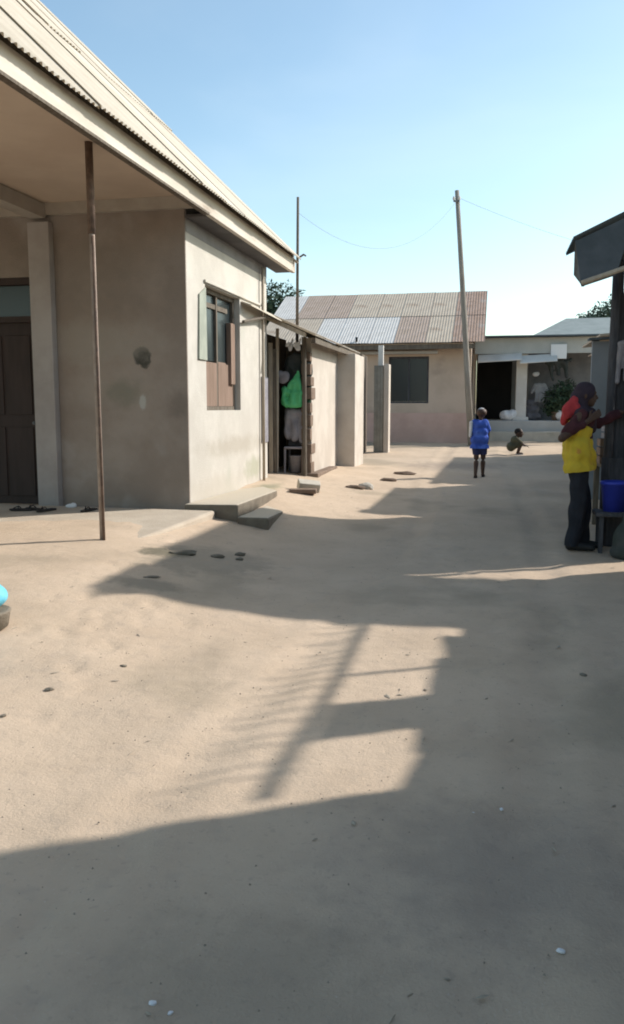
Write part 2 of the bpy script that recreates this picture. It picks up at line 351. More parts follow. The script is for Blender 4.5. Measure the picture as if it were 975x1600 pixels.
# pilaster beside the door, door leaf, frame
MB().box(-5.34, 9.06, .1, -5.07, 9.178, 3.62).build('pilaster', mat('pilaster_paint', (.36, .33, .31), (.30, .27, .25), 2, .85), H, bevel=.01)
dr = MB().box(-6.29, 9.27, .25, -5.40, 9.31, 2.5).build('door', mat('door_dark', (.045, .03, .026), (.035, .024, .02), 4, .7, stretch=(3, 1, .5)), H)
for z0, z1 in ((.4, 1.25), (1.4, 2.35)):
    for x0 in (-6.2, -5.82):
        MB().box(x0, 9.255, z0, x0 + .34, 9.269, z1).build('panel', MATS['door_dark'], dr, bevel=.006)
hd = MB().lathe((0, 0, 0), [(.012, 0), (.022, .012), (.022, .03), (.01, .04)], 10).build('handle', M_wire, dr, local=True)
hd.location = Vector((-5.46, 9.268, 1.3)) - origin(dr); hd.rotation_euler = (R(90), 0, 0)
df = MB().box(-6.35, 9.2, .2, -6.295, 9.34, 3.02).box(-5.395, 9.2, .2, -5.342, 9.34, 3.02).box(-6.294, 9.2, 2.94, -5.396, 9.34, 3.018).box(-6.294, 9.2, 2.5, -5.396, 9.34, 2.57)
df.build('door_frame', MATS['door_dark'], H)
MB().box(-6.294, 9.28, 2.571, -5.396, 9.3, 2.939).build('transom_pane', M_glass, H)
# ceiling, cornices, fascia
MB().box(-10, 3, 3.83, -3.19, 9.178, 3.85).build('ceiling', M_ceil, H, label='flat brown board ceiling over the veranda')
MB().box(-9, 9.10, 3.70, -3.2, 9.178, 3.829).build('cornice', M_corn, H)
MB().box(-5.32, 3, 3.66, -5.12, 9.098, 3.821).build('cornice', M_corn, H, label='pale ceiling beam running out from the pilaster')
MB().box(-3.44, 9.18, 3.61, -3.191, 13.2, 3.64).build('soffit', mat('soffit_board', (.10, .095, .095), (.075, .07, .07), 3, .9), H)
MB().hexa([(-3.19, 2.5, 3.63), (-3.13, 2.5, 3.63), (-3.13, 13.22, 3.60), (-3.19, 13.22, 3.60), (-3.19, 2.5, 3.82), (-3.13, 2.5, 3.82), (-3.13, 13.22, 3.82), (-3.19, 13.22, 3.82)]).build('fascia', M_trim, H, bevel=.006)
MB().box(-3.185, 2.5, 3.822, -3.14, 13.2, 3.895).build('plate', M_wood, H)
MB().box(-3.449, 9.2, 3.46, -3.443, 12.64, 3.86).build('eave_shade_band', mat('eave_shade_tone', (.27, .26, .26), (.21, .20, .20), 2, .9, .3, 40), H)  # dark band laid over the wall top, painting in the eave shade
MB().box(-3.19, 2.5, 3.605, -3.125, 9.1, 3.629).build('drip_strip', M_wood, H)
# corrugated roof, one mesh per sheet, two courses, 44 degrees
pitch = R(44); SL = 3.05
sm_ = sheet_mesh(.80, SL)
first = None
base = Vector((-3.02, 2.45, 3.79))
for c in range(2):
    for k in range(14):
        loc = base + Vector((-math.cos(pitch) * (SL - .12) * c, k * .762 + random.uniform(-.008, .008), math.sin(pitch) * (SL - .12) * c + .022 * c + (k % 2) * .004))
        loc.x += random.uniform(-.02, .02) * 1
        if first is None:
            first = sm_.build('roof_sheet', M_roof, H, local=True); first.location = loc - origin(H); o = first
        else:
            o = piece(first, loc - origin(H), m=random.choice([M_roof, M_roof, mat('weathered_sheet_pale', (.60, .55, .46), (.53, .48, .39), 2.2, .6, .1, 30)]))
        o.rotation_euler = Matrix.Rotation(pitch, 3, 'Y').to_euler(); o.scale = (-1, 1, 1)
MB().hexa([(-3.1, 13.13, 3.74), (-3.05, 13.13, 3.74), (-3.05, 13.17, 3.74), (-3.1, 13.17, 3.74), (-7.3, 13.13, 7.80), (-7.25, 13.13, 7.80), (-7.25, 13.17, 7.80), (-7.3, 13.17, 7.80)]).build('barge_board', M_trim, H)
MB().prism([(-7.35, 2.5, 7.85), (-11.6, 2.5, 3.75), (-11.6, 2.5, 3.70), (-7.35, 2.5, 7.80)], (0, 10.7, 0)).build('roof_slope', M_roof, H)
M_step = mat('shade_toned_step', (.20, .17, .13), (.15, .125, .095), 5, .92, .5, 40)  # dark colour stands in for shade on the risers
def lit_top(m, c):  # sand colour on upward faces, so only the sides keep the painted shade
    t = m.node_tree; N = t.nodes; L = t.links; b = N['Principled BSDF']; src = b.inputs['Base Color'].links[0].from_socket
    g = N.new('ShaderNodeNewGeometry'); sx = N.new('ShaderNodeSeparateXYZ'); L.new(g.outputs['True Normal'], sx.inputs[0])
    r = N.new('ShaderNodeMapRange'); r.inputs[1].default_value = .5; r.inputs[2].default_value = .9; L.new(sx.outputs['Z'], r.inputs[0])
    mx = N.new('ShaderNodeMix'); mx.data_type = 'RGBA'; mx.inputs[7].default_value = (*c, 1); L.new(src, mx.inputs[6]); L.new(r.outputs[0], mx.inputs[0]); L.new(mx.outputs[2], b.inputs['Base Color'])
lit_top(M_step, (.48, .42, .33))
# veranda slab and steps by the corner
MB().hexa([(-8, 7.4, .0), (-3.3, 7.4, 0), (-3.06, 8.97, 0), (-8, 9.17, 0), (-8, 7.4, .255), (-3.3, 7.4, .235), (-3.06, 8.97, .325), (-8, 9.17, .315)]).build('veranda_floor', mat('veranda_screed', (.50, .43, .34), (.44, .37, .29), 2.5, .92, .4, 40), H, bevel=.03)
MB().hexa([(-3.449, 8.99, 0), (-2.80, 8.99, 0), (-2.84, 10.9, 0), (-3.449, 12.0, 0), (-3.449, 8.99, .385), (-2.80, 8.99, .395), (-2.84, 10.9, .37), (-3.449, 12.0, .34)]).build('step', M_step, H, bevel=.02)
MB().hexa([(-2.798, 8.93, 0), (-2.42, 8.90, 0), (-2.5, 9.9, 0), (-2.8, 10.2, 0), (-2.798, 8.93, .265), (-2.42, 8.90, .27), (-2.5, 9.9, .22), (-2.8, 10.2, .25)]).build('step', M_step, H, bevel=.025)
# window in the side wall
W = MB().box(-3.60, 9.83, 1.45, -3.53, 9.89, 2.97).box(-3.60, 11.19, 1.45, -3.53, 11.25, 2.97).box(-3.60, 9.891, 2.91, -3.53, 11.189, 2.97).box(-3.60, 9.891, 1.45, -3.53, 11.189, 1.50).box(-3.595, 10.5, 1.501, -3.54, 10.55, 2.909).build('window', M_wood, H, label='dark window with brown boarded lower part')
MB().box(-3.585, 9.891, 2.08, -3.575, 10.499, 2.909).build('pane', M_glass, W); MB().box(-3.585, 10.551, 2.08, -3.575, 11.189, 2.909).build('pane', M_glass, W)
for k in range(4): MB().box(-3.57 - (k % 2) * .006, 9.892 + k * .325, 1.501, -3.535 - (k % 2) * .006, 9.892 + k * .325 + .32, 2.06 + (.02 if k == 2 else 0)).build('board', M_brown, W, bevel=.004)  # brown darkened in colour to stand in for shade inside the reveal
MB().box(-3.57, 11.0, 1.8, -3.50, 11.18, 2.62).build('board', M_brown, W, bevel=.004)
MB().box(-3.56, 10.1, 2.74, -3.548, 11.0, 2.80).build('curtain_rail', M_wood, W)
MB().box(-3.449, 9.78, 2.985, -3.42, 12.3, 3.02).build('lintel', M_side, H, bevel=.008)
sh = MB().hexa([(-3.449, 9.53, 2.06), (-3.425, 9.53, 2.06), (-3.43, 9.825, 2.06), (-3.449, 9.825, 2.06), (-3.449, 9.58, 2.82), (-3.43, 9.58, 2.82), (-3.435, 9.825, 2.93), (-3.449, 9.825, 2.93)]).build('shutter', M_shut, W)
# veranda pipe post
vp = MB().tube([(-3.56, 7.15, .15), (-3.567, 7.15, 1.6), (-3.572, 7.15, 3.05)], .027, 10).build('veranda_post', M_pole2, H, smooth=True)
MB().tube([(-3.572, 7.15, 3.04), (-3.575, 7.15, 3.828)], .036, 10).build('socket', M_pole, vp, smooth=True)
MB().tube([(-3.535, 7.125, .2), (-3.543, 7.125, 1.6), (-3.55, 7.125, 3.02)], .013, 8).build('rod', M_pole, vp, smooth=True)

# ================================================================ ANNEX
A = empty('annex', (-3.1, 14.5, .35), 'low plastered annex with thin sheet roof and cluttered doorway beyond the big house', 'shed')
aw = MB().box(-3.1, 13.62, .1, -2.95, 15.95, 2.62)
aw.build('wall', M_annex, A)
MB().box(-3.1, 15.951, .1, -2.60, 17.05, 2.5).build('wall', M_annex, A, bevel=.01, label='projecting end bay of the annex')
MB().box(-5.2, 16.9, .1, -3.11, 17.05, 2.5).build('wall', M_annex, A)
MB().box(-3.7, 14.9, .1, -3.11, 15.0, 2.6).build('wall', M_wood, A)
MB().box(-3.85, 12.9, .1, -3.72, 15.0, 2.7).build('wall', M_wood, A)
for (z, d, w_) in ((.36, .06, .30), (.55, .0, .25), (.72, .09, .22), (.95, .0, .25), (1.18, .03, .24), (1.40, .01, .22), (1.62, .09, .26), (1.84, .06, .2), (2.02, .02, .24), (2.24, .0, .2)):
    MB().box(-3.1, 13.50, z, -2.945 + d * .2, 13.63 + d * 2.2, z + w_ * .72).rough(.006, 9, z).build('block', M_block, A, bevel=.008)
MB().box(-3.15, 13.45, .2, -2.80, 15.2, .40).build('threshold', M_block, A, bevel=.02)
# planks left of the doorway
for k, (x, w_) in enumerate(((-3.66, .07), (-3.58, .065), (-3.505, .05))):
    MB().box(x, 13.20 + .02 * k, .2, x + w_, 13.235 + .02 * k, 2.62 - .1 * k).rough(.006, 3, k).build('plank', M_wood if k != 1 else M_woodp, A)
MB().tube([(-3.47, 13.3, .2), (-3.44, 13.28, 2.75)], .028, 7).build('post', M_woodp, A)
MB().tube([(-3.02, 13.42, .2), (-3.03, 13.42, 2.62)], .04, 7).build('post', M_wood, A)
# roof sheets: mono pitch falling towards the lane
ap = math.atan(.44); AL = 2.5
am = sheet_mesh(.80, AL); af = None
for k in range(6):
    loc = Vector((-2.70 + random.uniform(-.025, .025), 12.72 + k * .762, 2.585 + (k % 2) * .005)) - origin(A)
    if af is None: af = am.build('roof_sheet', M_roof, A, local=True); af.location = loc; o = af
    else: o = piece(af, loc, m=random.choice([M_roof, M_roofg]))
    o.rotation_euler = (0, ap, random.uniform(-.006, .006)); o.scale = (-1, 1, 1)
MB().box(-2.80, 12.9, 2.48, -2.73, 17.3, 2.565).build('eave_beam', M_wood, A)
MB().hexa([(-2.86, 12.76, 2.56), (-2.86, 12.83, 2.56), (-4.9, 12.83, 3.46), (-4.9, 12.76, 3.46), (-2.86, 12.76, 2.63), (-2.86, 12.83, 2.63), (-4.9, 12.83, 3.53), (-4.9, 12.76, 3.53)]).build('rafter', M_woodp, A)
for y in (14.1, 15.5, 16.8): MB().hexa([(-2.86, y, 2.55), (-2.86, y + .06, 2.55), (-4.9, y + .06, 3.45), (-4.9, y, 3.45), (-2.86, y, 2.62), (-2.86, y + .06, 2.62), (-4.9, y + .06, 3.52), (-4.9, y, 3.52)]).build('rafter', M_wood, A)
MB().tube([(-3.40, 11.25, 2.66), (-3.32, 12.2, 2.82), (-3.30, 12.98, 2.86)], .022, 7).build('purlin', M_wood, A)
MB().hexa([(-3.44, 11.3, 2.93), (-3.30, 11.3, 2.88), (-3.22, 12.75, 2.80), (-3.44, 12.75, 2.93), (-3.44, 11.3, 2.945), (-3.30, 11.3, 2.895), (-3.22, 12.75, 2.815), (-3.44, 12.75, 2.945)]).build('flap_sheet', M_roof, A)
props(MB().tube([(-3.395, 12.24, .3), (-3.40, 12.27, 3.55)], .022, 8).build('pole', M_woodp, loc=(-3.395, 12.24, .3), smooth=True), 'thin pale pole standing against the far end of the cream side wall', 'pole')
MB().box(-3.449, 12.3, .95, -3.43, 12.64, 1.95).build('board', M_gcloth, H)  # grey strip standing in for shade by the pole and house corner
# gate pillar and leaf further on
G = empty('gate', (-2.7, 20, .37), 'narrow grey gate leaf hung on a pale pillar past the annex', 'gate')
MB().box(-2.56, 19.95, .2, -2.44, 20.3, 2.50).build('pillar', M_annex, G, bevel=.01)
M_gate = mat('gate_paint', (.30, .29, .25), (.23, .22, .19), 4, .8)
gl = MB().box(-2.80, 20.0, .38, -2.565, 20.04, 2.47).build('leaf', M_gate, G)
for x in (-2.79, -2.715, -2.64): MB().box(x, 19.985, .42, x + .06, 19.998, 2.44).build('slat', M_gate, gl)
MB().box(-2.72, 20.1, 2.3, -2.60, 20.2, 2.95).build('post', M_white, G)
MB().box(-3.4, 19.4, .2, -3.0, 20.2, 2.7).build('side_wall', M_wood, G)

# clutter in the doorway
organic('green_bag', [((-.11, 0, -.17), .06, (.11, 0, -.19), .06), ((-.12, 0, .0), .06, (.13, 0, .0), .06), ((-.11, 0, -.17), .06, (-.12, 0, .05), .055), ((.11, 0, -.19), .06, (.12, 0, .2), .05), ((0, 0, -.15), .07, (.04, 0, .12), .06), ((.11, 0, .2), .045, (.10, 0, .34), .02), ((-.02, 0, .1), .05, (.09, 0, .3), .025)], M_green, .011, (-3.24, 13.42, 1.72), wrinkle=.03, wsc=14, label='bright green plastic bag hanging in the annex doorway', cat='bag')
organic('grey_cloth', [('e', (0, 0, 0), (.09, .05, .12), 40), ('e', (-.06, 0, .05), (.06, .05, .07))], M_gcloth, .014, (-3.37, 13.40, 1.97), wrinkle=.012, label='small grey cloth hanging above the green bag', cat='cloth')
organic('dark_clothes', [('e', (0, 0, 0), (.20, .10, .26)), ('e', (.16, .02, -.1), (.12, .08, .40)), ('e', (-.1, .03, -.2), (.12, .08, .36))], M_dcloth, .018, (-3.22, 13.62, 2.12), wrinkle=.05, wsc=12, label='dark clothes bunched under the roof in the annex doorway', cat='clothes')
organic('dark_green_cloth', [('e', (0, 0, 0), (.08, .06, .30)), ('e', (.05, 0, -.2), (.08, .05, .24))], M_dgcl, .016, (-3.08, 13.62, 1.90), wrinkle=.02, label='dark green cloth hanging behind the green bag', cat='cloth')
organic('grey_sack', [((-.12, 0, .2), .06, (.12, 0, .17), .06), ((-.11, 0, .2), .06, (-.12, 0, -.2), .07), ((.12, 0, .17), .06, (.13, 0, -.28), .06), ((0, 0, .15), .08, (0, 0, -.22), .08)], M_gcloth, .012, (-3.22, 13.56, 1.22), wrinkle=.035, wsc=11, label='grey sack stuffed below the green bag', cat='sack')
for i, (x, s_) in enumerate(((-3.26, .035), (-3.13, .05))):
    organic('white_bag', [('e', (0, 0, 0), (s_, .04, .06)), ('e', (-.03, 0, .05), (s_ * .6, .04, .05), 40), ((.03, 0, .02), .03, (.05, 0, .12), .02)], M_wcloth, .008, (x, 13.36, 2.45), wrinkle=.02, wsc=18, label=('smaller' if i == 0 else 'larger') + ' of two white plastic bags tied under the annex roof', cat='bag', group='white bags under the annex roof')
ch = empty('plastic_chair', (-3.2, 13.55, .4), 'grey plastic chair standing in the annex doorway', 'chair')
MB().hexa([(-3.38, 13.42, .80), (-3.04, 13.42, .80), (-3.02, 13.8, .80), (-3.40, 13.8, .80), (-3.38, 13.42, .84), (-3.04, 13.42, .84), (-3.02, 13.8, .83), (-3.40, 13.8, .83)]).build('seat', M_gcloth, ch, bevel=.015)
MB().hexa([(-3.40, 13.8, .84), (-3.02, 13.8, .84), (-3.02, 13.84, .84), (-3.40, 13.84, .84), (-3.37, 13.9, 1.2), (-3.05, 13.9, 1.2), (-3.05, 13.93, 1.2), (-3.37, 13.93, 1.2)]).build('backrest', M_gcloth, ch, bevel=.012)
for x in (-3.37, -3.06):
    for y in (13.45, 13.78): MB().tube([(x, y, .36), (x * .998, y, .81)], [.015, .02], 7).build('leg', M_gcloth, ch)
bk = MB().lathe((-3.21, 13.58, .40), [(.085, 0), (.115, .27), (.122, .27), (.122, .285), (.112, .285), (.08, .02)], 20, (True, True)).build('bucket', M_gcloth, loc=(-3.21, 13.58, .40), smooth=True, label='grey bucket on the floor under the plastic chair', cat='bucket')

# ================================================================ FAR HOUSE
FH = empty('far_house', (-3, 23.6, .5), 'tan house with pink lower wall and patched sheet roof at the end of the lane', 'house')
fy = 23.4
MB().box(-6.6, fy, .2, -2.87, fy + .2, 3.16).box(-1.76, fy, .2, -.62, fy + .2, 3.16).box(-2.87, fy, .2, -1.76, fy + .2, 1.59).box(-2.87, fy, 2.87, -1.76, fy + .2, 3.16).build('wall', M_farw, FH)
MB().box(-.82, fy + .201, .2, -.62, 29, 3.16).build('wall', M_farw, FH)
MB().box(-6.6, fy - .02, .2, -.60, fy - .002, 1.32).rough(.004, 2).build('dado', M_farp, FH, label='faded pink lower band of the wall')
fwn = MB().box(-2.87, fy + .06, 1.59, -2.82, fy + .12, 2.87).box(-1.81, fy + .06, 1.59, -1.76, fy + .12, 2.87).box(-2.819, fy + .06, 2.81, -1.811, fy + .12, 2.87).box(-2.819, fy + .06, 1.59, -1.811, fy + .12, 1.64).box(-2.34, fy + .06, 1.641, -2.29, fy + .12, 2.809).build('window', M_woodd, FH)
MB().box(-2.819, fy + .08, 1.641, -2.341, fy + .09, 2.809).build('pane', M_glass, fwn); MB().box(-2.289, fy + .08, 1.641, -1.811, fy + .09, 2.809).build('pane', M_glass, fwn)
MB().box(-3.7, fy - .22, 2.93, -1.52, fy - .001, 3.01).build('hood', M_grey, FH, bevel=.01, label='pale concrete hood over the window')
fp = math.atan2(1.78, 3.7); FL = 2.08
fm = sheet_mesh(.86, FL, .0762, .004, 6); ff = None
for c in range(2):
    for k in range(8):
        x0 = -6.58 + k * .78
        y0 = 22.8 + c * (FL - .08) * math.cos(fp); z0 = 3.20 + c * ((FL - .08) * math.sin(fp) + .012) + (k % 2) * .006
        m = M_roofg
        if c == 0 and 2 <= k <= 4: m = M_roofw
        elif c == 1 and k == 0: m = M_roofw
        elif k == 7: m = M_roofr
        elif random.random() < .35: m = mat('weathered_sheet_pink', (.40, .31, .25), (.34, .26, .20), 2.5, .65, .1, 30)
        loc = Vector((x0 + .86, y0, z0)) - origin(FH)
        if ff is None: ff = fm.build('roof_sheet', m, FH, local=True); ff.location = loc; o = ff
        else: o = piece(ff, loc, m=m)
        o.rotation_euler = (Matrix.Rotation(R(90), 3, 'Z') @ Matrix.Rotation(-fp, 3, 'Y')).to_euler()
MB().prism([(-6.3, 22.85, 3.17), (-6.3, 26.5, 4.90), (-6.3, 30.2, 3.1), (-6.3, 26.5, 4.80)], (5.75, 0, 0)).build('roof_slope', M_roofg, FH)
MB().box(-6.4, 22.86, 3.03, -.5, 22.90, 3.16).build('fascia', M_wood, FH)
MB().prism([(-.70, 23.6, 3.165), (-.70, 26.5, 4.6), (-.70, 29, 3.165)], (.1, 0, 0)).build('gable', M_farw, FH)
MB().tube([(-3.7, 22.9, 3.2), (-3.7, 22.9, 3.38)], .03, 8).build('vent_cap', M_dark, FH)

# ================================================================ SHOP WITH PORCH
SH = empty('porch_shop', (1.5, 25, .55), 'grey roadside shop with a raised porch, white column and broad fascia', 'shop')
MB().box(-.55, 24.55, 2.98, 4.6, 24.63, 3.42).build('fascia', mat('shop_fascia', (.46, .47, .44), (.40, .41, .38), 2, .8), SH)
MB().hexa([(-.6, 24.3, 3.43), (4.7, 24.3, 3.43), (4.7, 29, 3.75), (-.6, 29, 3.75), (-.6, 24.3, 3.47), (4.7, 24.3, 3.47), (4.7, 29, 3.79), (-.6, 29, 3.79)]).build('roof', M_roofd, SH)
MB().box(-.55, 24.5, .2, 4.6, 27.5, 1.10).build('porch_floor', M_grey, SH, bevel=.02)
MB().box(-.55, 24.1, .2, 4.6, 24.498, .80).build('porch_step', M_conc, SH, bevel=.02)
MB().box(-.55, 27.5, .2, 4.6, 27.7, 3.6).build('wall', M_grey, SH)
MB().box(-.60, 24.64, .2, -.56, 27.6, 3.4).build('wall', M_farw, SH)
MB().box(.62, 24.7, 1.10, .92, 25.0, 2.98).build('column', M_white, SH, bevel=.015)
MB().box(.55, 24.63, 1.08, .99, 25.07, 1.2).build('column_base', M_white, SH, bevel=.02)
MB().box(3.1, 24.7, 1.10, 3.4, 25.0, 2.98).build('column', M_white, SH, bevel=.015)
MB().box(-.5, 27.3, 1.1, .55, 27.49, 2.9).build('doorway', M_dark, SH, label='dark open doorway of the shop')
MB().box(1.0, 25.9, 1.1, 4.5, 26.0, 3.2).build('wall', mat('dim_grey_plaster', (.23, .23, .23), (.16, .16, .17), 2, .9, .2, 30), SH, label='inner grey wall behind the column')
for x0, x1, za, zb in ((-.45, .75, 2.78, 2.98), (.70, 1.7, 2.74, 2.95)):
    MB().hexa([(x0, 24.2, za - .06), (x1, 24.2, za), (x1, 24.54, zb), (x0, 24.54, zb - .05), (x0, 24.2, za - .04), (x1, 24.2, za + .02), (x1, 24.54, zb + .02), (x0, 24.54, zb - .03)]).build('awning_sheet', M_white, SH)
MB().box(1.53, 24.46, 2.82, 1.96, 24.54, 3.22).build('sign_box', mat('blank_sign', (.72, .74, .74), rough=.6), SH, bevel=.01)
organic('dark_tarpaulin', [((-.3, 0, .25), .06, (.35, 0, .3), .06), ((-.2, 0, .2), .07, (-.1, 0, -.25), .04), ((.2, 0, .2), .1, (.25, 0, -.15), .05), ((0, 0, .2), .08, (.02, 0, -.1), .05)], M_dcloth, .03, (1.75, 24.9, 2.5), wrinkle=.05, label='dark tarpaulin bunched under the shop fascia above the plant', cat='tarpaulin')
for x_, h_ in ((1.12, .95), (2.35, 1.1)): organic('stacked_goods', [((-.15, 0, .1), .11, (.15, 0, .1), .11), ((-.12, 0, .3), .11, (.13, 0, .32), .10), ((-.08, 0, .5), .10, (.1, 0, h_ - .4), .09)], M_gcloth if x_ < 2 else M_dcloth, .03, (x_, 25.5, 1.1), wrinkle=.04, label=('grey' if x_ < 2 else 'dark') + ' pile of sacks on the shop porch', cat='sacks', group='piles on the porch')
organic('white_sack', [('e', (0, 0, 0), (.24, .18, .16)), ('e', (.12, 0, .05), (.14, .14, .14))], M_wcloth, .03, (.42, 24.75, 1.24), wrinkle=.03, label='white sack lying on the porch left of the white column', cat='sack')
organic('white_sack', [('e', (0, 0, 0), (.22, .18, .15)), ('e', (-.12, 0, .05), (.14, .14, .14))], M_wcloth, .03, (1.95, 24.75, 1.22), wrinkle=.03, label='white sack on the porch under the green potted plant', cat='sack')
organic('hanging_shirt', [((-.1, 0, .22), .05, (.1, 0, .22), .05), ((-.09, 0, .2), .05, (-.10, 0, -.25), .04), ((.09, 0, .2), .05, (.10, 0, -.25), .04), ((0, 0, .2), .05, (0, 0, -.25), .045), ((-.13, 0, .22), .05, (-.24, 0, 0), .04), ((.13, 0, .22), .05, (.22, 0, -.03), .04)], M_cap, .018, (1.32, 25.3, 1.9), wrinkle=.03, label='pale shirt hung up beside the white column', cat='shirt')
organic('white_ball', [('e', (0, 0, 0), (.10, .08, .07)), ('e', (.05, 0, .03), (.05, .05, .05))], M_wcloth, .02, (1.18, 25.1, 2.42), label='small white lamp under the shop porch roof', cat='lamp')

def leaf_cloud(blobs, n, size, zmin=-9e9, seed=1):
    rnd = random.Random(seed); mb = MB(); tot = sum(b[1] ** 2 for b in blobs)
    for c, r, sq in blobs:
        c = Vector(c)
        for _ in range(int(n * r * r / tot)):
            d = Vector((rnd.gauss(0, 1), rnd.gauss(0, 1), rnd.gauss(0, 1))).normalized()
            rr = r * (rnd.random() ** .4) * (1 + .25 * noise.noise(d * 2.3 + c))
            p = c + Vector((d.x * rr, d.y * rr, d.z * rr * sq))
            if p.z < zmin: continue
            a = Vector((rnd.gauss(0, 1), rnd.gauss(0, 1), rnd.gauss(0, .6))).normalized(); b = a.cross(d + Vector((0, 0, .3))).normalized()
            s = size * rnd.uniform(.6, 1.4)
            mb.add([p - a * s, p - b * s * .42, p + a * s, p + b * s * .42], [(0, 1, 2, 3)])
    return mb
def tree(loc, h, blobs, n, leaf, m, label, group, seed):
    T = empty('tree', loc, label, 'tree', group); L0 = Vector(loc)
    top = L0 + Vector((0, 0, h)); pts = [L0, L0 + Vector((.1, 0, h * .35)), L0 + Vector((-.05, .1, h * .7)), top]
    MB().tube(pts, [.028 * h, .022 * h, .015 * h, .006 * h], 8).build('trunk', M_bark, T, smooth=True)
    for c, r, sq in blobs: MB().tube([pts[1] + Vector((0, 0, .1)), (pts[2] + L0 + Vector(c)) / 2, L0 + Vector(c)], [.013 * h, .009 * h, .004 * h], 6).build('limb', M_bark, T, smooth=True)
    leaf_cloud([(L0 + Vector(c), r, sq) for c, r, sq in blobs], n, leaf, seed=seed).build('crown', m, T)
    return T
tree((-10.0, 38, .6), 5.6, [((0, 0, 5.5), 1.5, .8), ((-1.6, .3, 5.3), 1.5, .8), ((1.3, 0, 4.9), 1.1, .7), ((2.2, .4, 4.5), .8, .7), ((-3, 0, 4.9), 1.4, .7), ((.4, -.4, 4.2), 1.5, .6)], 9000, .11, M_leafd, 'dark rounded tree rising behind the annex roof', 'trees behind the houses', 3)
tree((5.9, 58, .1), 7.6, [((0, 0, 6.6), 1.2, .7), ((-1.1, 0, 6.2), .9, .6), ((1.2, 0, 7.0), 1.4, .8), ((2.6, 0, 7.6), 1.6, .9), ((.8, 0, 5.8), 1.8, .6)], 8000, .14, M_leaf, 'low grey-green tree behind the distant grey roof at right', 'trees behind the houses', 5)
DH = empty('distant_house', (4, 40, .7), 'distant house with a pale grey hipped roof above the shop', 'house')
MB().box(1.9, 38.4, .5, 8.5, 44, 4.5).build('wall', M_grey, DH)
MB().add([(1.3, 37.8, 4.40), (9.1, 37.8, 4.40), (9.1, 44.6, 4.40), (1.3, 44.6, 4.40), (3.2, 41, 5.55), (7.2, 41, 5.55)], [(0, 1, 5, 4), (1, 2, 5), (2, 3, 4, 5), (3, 0, 4), (3, 2, 1, 0)]).build('roof', mat('pale_grey_roof', (.25, .28, .27), (.21, .24, .23), 2, .7), DH)
for x in (2.4, 4.6): MB().box(x, 38.36, 2.2, x + 1.1, 38.399, 3.4).build('window', M_glass, DH)
PL = empty('potted_plant', (1.75, 24.78, 1.1), 'dark green bushy plant on the shop porch', 'plant')
MB().lathe((1.75, 24.78, 1.1), [(.10, 0), (.14, .22), (.16, .22), (.16, .25), (.12, .25)], 14).build('pot', M_block, PL, smooth=True)
leaf_cloud([((1.78, 24.78, 1.68), .42, 1.0), ((2.0, 24.8, 1.95), .34, 1), ((1.6, 24.8, 1.45), .25, .9), ((2.05, 24.8, 1.5), .28, 1)], 2200, .055, seed=8).build('foliage', M_leafd, PL)
MB().tube([(1.75, 24.78, 1.3), (1.77, 24.78, 1.7), (1.9, 24.8, 1.95)], .012, 6).build('stem', M_bark, PL)

# ================================================================ POLES AND WIRES
UP = empty('utility_pole', (-.53, 22.6, .5), 'tall leaning timber utility pole at the corner of the far house', 'pole')
MB().tube([(-.53, 22.6, .3), (-.70, 22.6, 2.5), (-.88, 22.6, 4.8), (-1.06, 22.6, 7.02)], [.09, .08, .068, .055], 12).build('pole', M_util, UP, smooth=True)
MB().box(-1.14, 22.50, 6.72, -.98, 22.53, 6.76).build('bracket', M_wire, UP)
for x in (-1.13, -.99): MB().lathe((x, 22.5, 6.76), [(.02, 0), (.035, .03), (.03, .07), (.012, .10)], 10).build('insulator', M_white, UP)
mast = empty('mast', (-3.4, 14.2, 2.7), 'thin dark mast sticking up past the end of the big roof', 'pole')
MB().tube([(-3.33, 14.2, 2.6), (-3.31, 14.2, 5.0)], [.028, .022], 8).build('pole', M_wood, mast, smooth=True)
MB().tube([(-3.31, 14.2, 4.0), (-3.2, 14.15, 4.05), (-3.16, 14.12, 4.02)], .016, 6).build('hook', M_wood, mast)
def wire(a, b, sag, label, r=.005):
    a, b = Vector(a), Vector(b); pts = [a.lerp(b, i / 20) - Vector((0, 0, sag * 4 * (i / 20) * (1 - i / 20))) for i in range(21)]
    MB().tube(pts, r, 5).build('wire', M_wire, loc=a, label=label, cat='wire')
wire((-3.31, 14.2, 4.75), (-1.0, 22.5, 6.82), .9, 'slack wire from the thin mast to the leaning utility pole', .0025)
wire((-.98, 22.5, 6.80), (9, 34, 6.6), .5, 'wire running from the utility pole away to the right', .0035)

# ================================================================ RIGHT SIDE OF THE LANE
# dark stall at the right edge: roof falls towards the lane, planked end wall, open front with counter
ST = empty('stall', (1.2, 9.0, .05), 'dark timber stall with a drooping sheet roof at the right edge', 'stall')
rp = math.atan(.47); RL = .60
rm_ = sheet_mesh(.80, RL, .0762, .012, 6); rf = None
for k in range(1):
    loc = Vector((.635 + .075 * k + random.uniform(-.012, .012), 7.72 + k * .762, 2.94 + (k % 2) * .005 + .012 * k)) - origin(ST)
    if rf is None: rf = rm_.build('awning_sheet', M_roofd, ST, local=True); rf.location = loc; o = rf
    else: o = piece(rf, loc)
    o.rotation_euler = (0, -rp, 0)
tarp = mat('tarp_dark', (.085, .10, .115), (.06, .075, .085), 4, .85, .3, 25)
MB().hexa([(.72, 7.74, 2.53), (.745, 7.74, 2.53), (.93, 9.9, 2.86), (.905, 9.9, 2.86), (.65, 7.74, 2.925), (.675, 7.74, 2.925), (.86, 9.9, 2.95), (.835, 9.9, 2.95)]).rough(.008, 2).build('valance', tarp, ST)
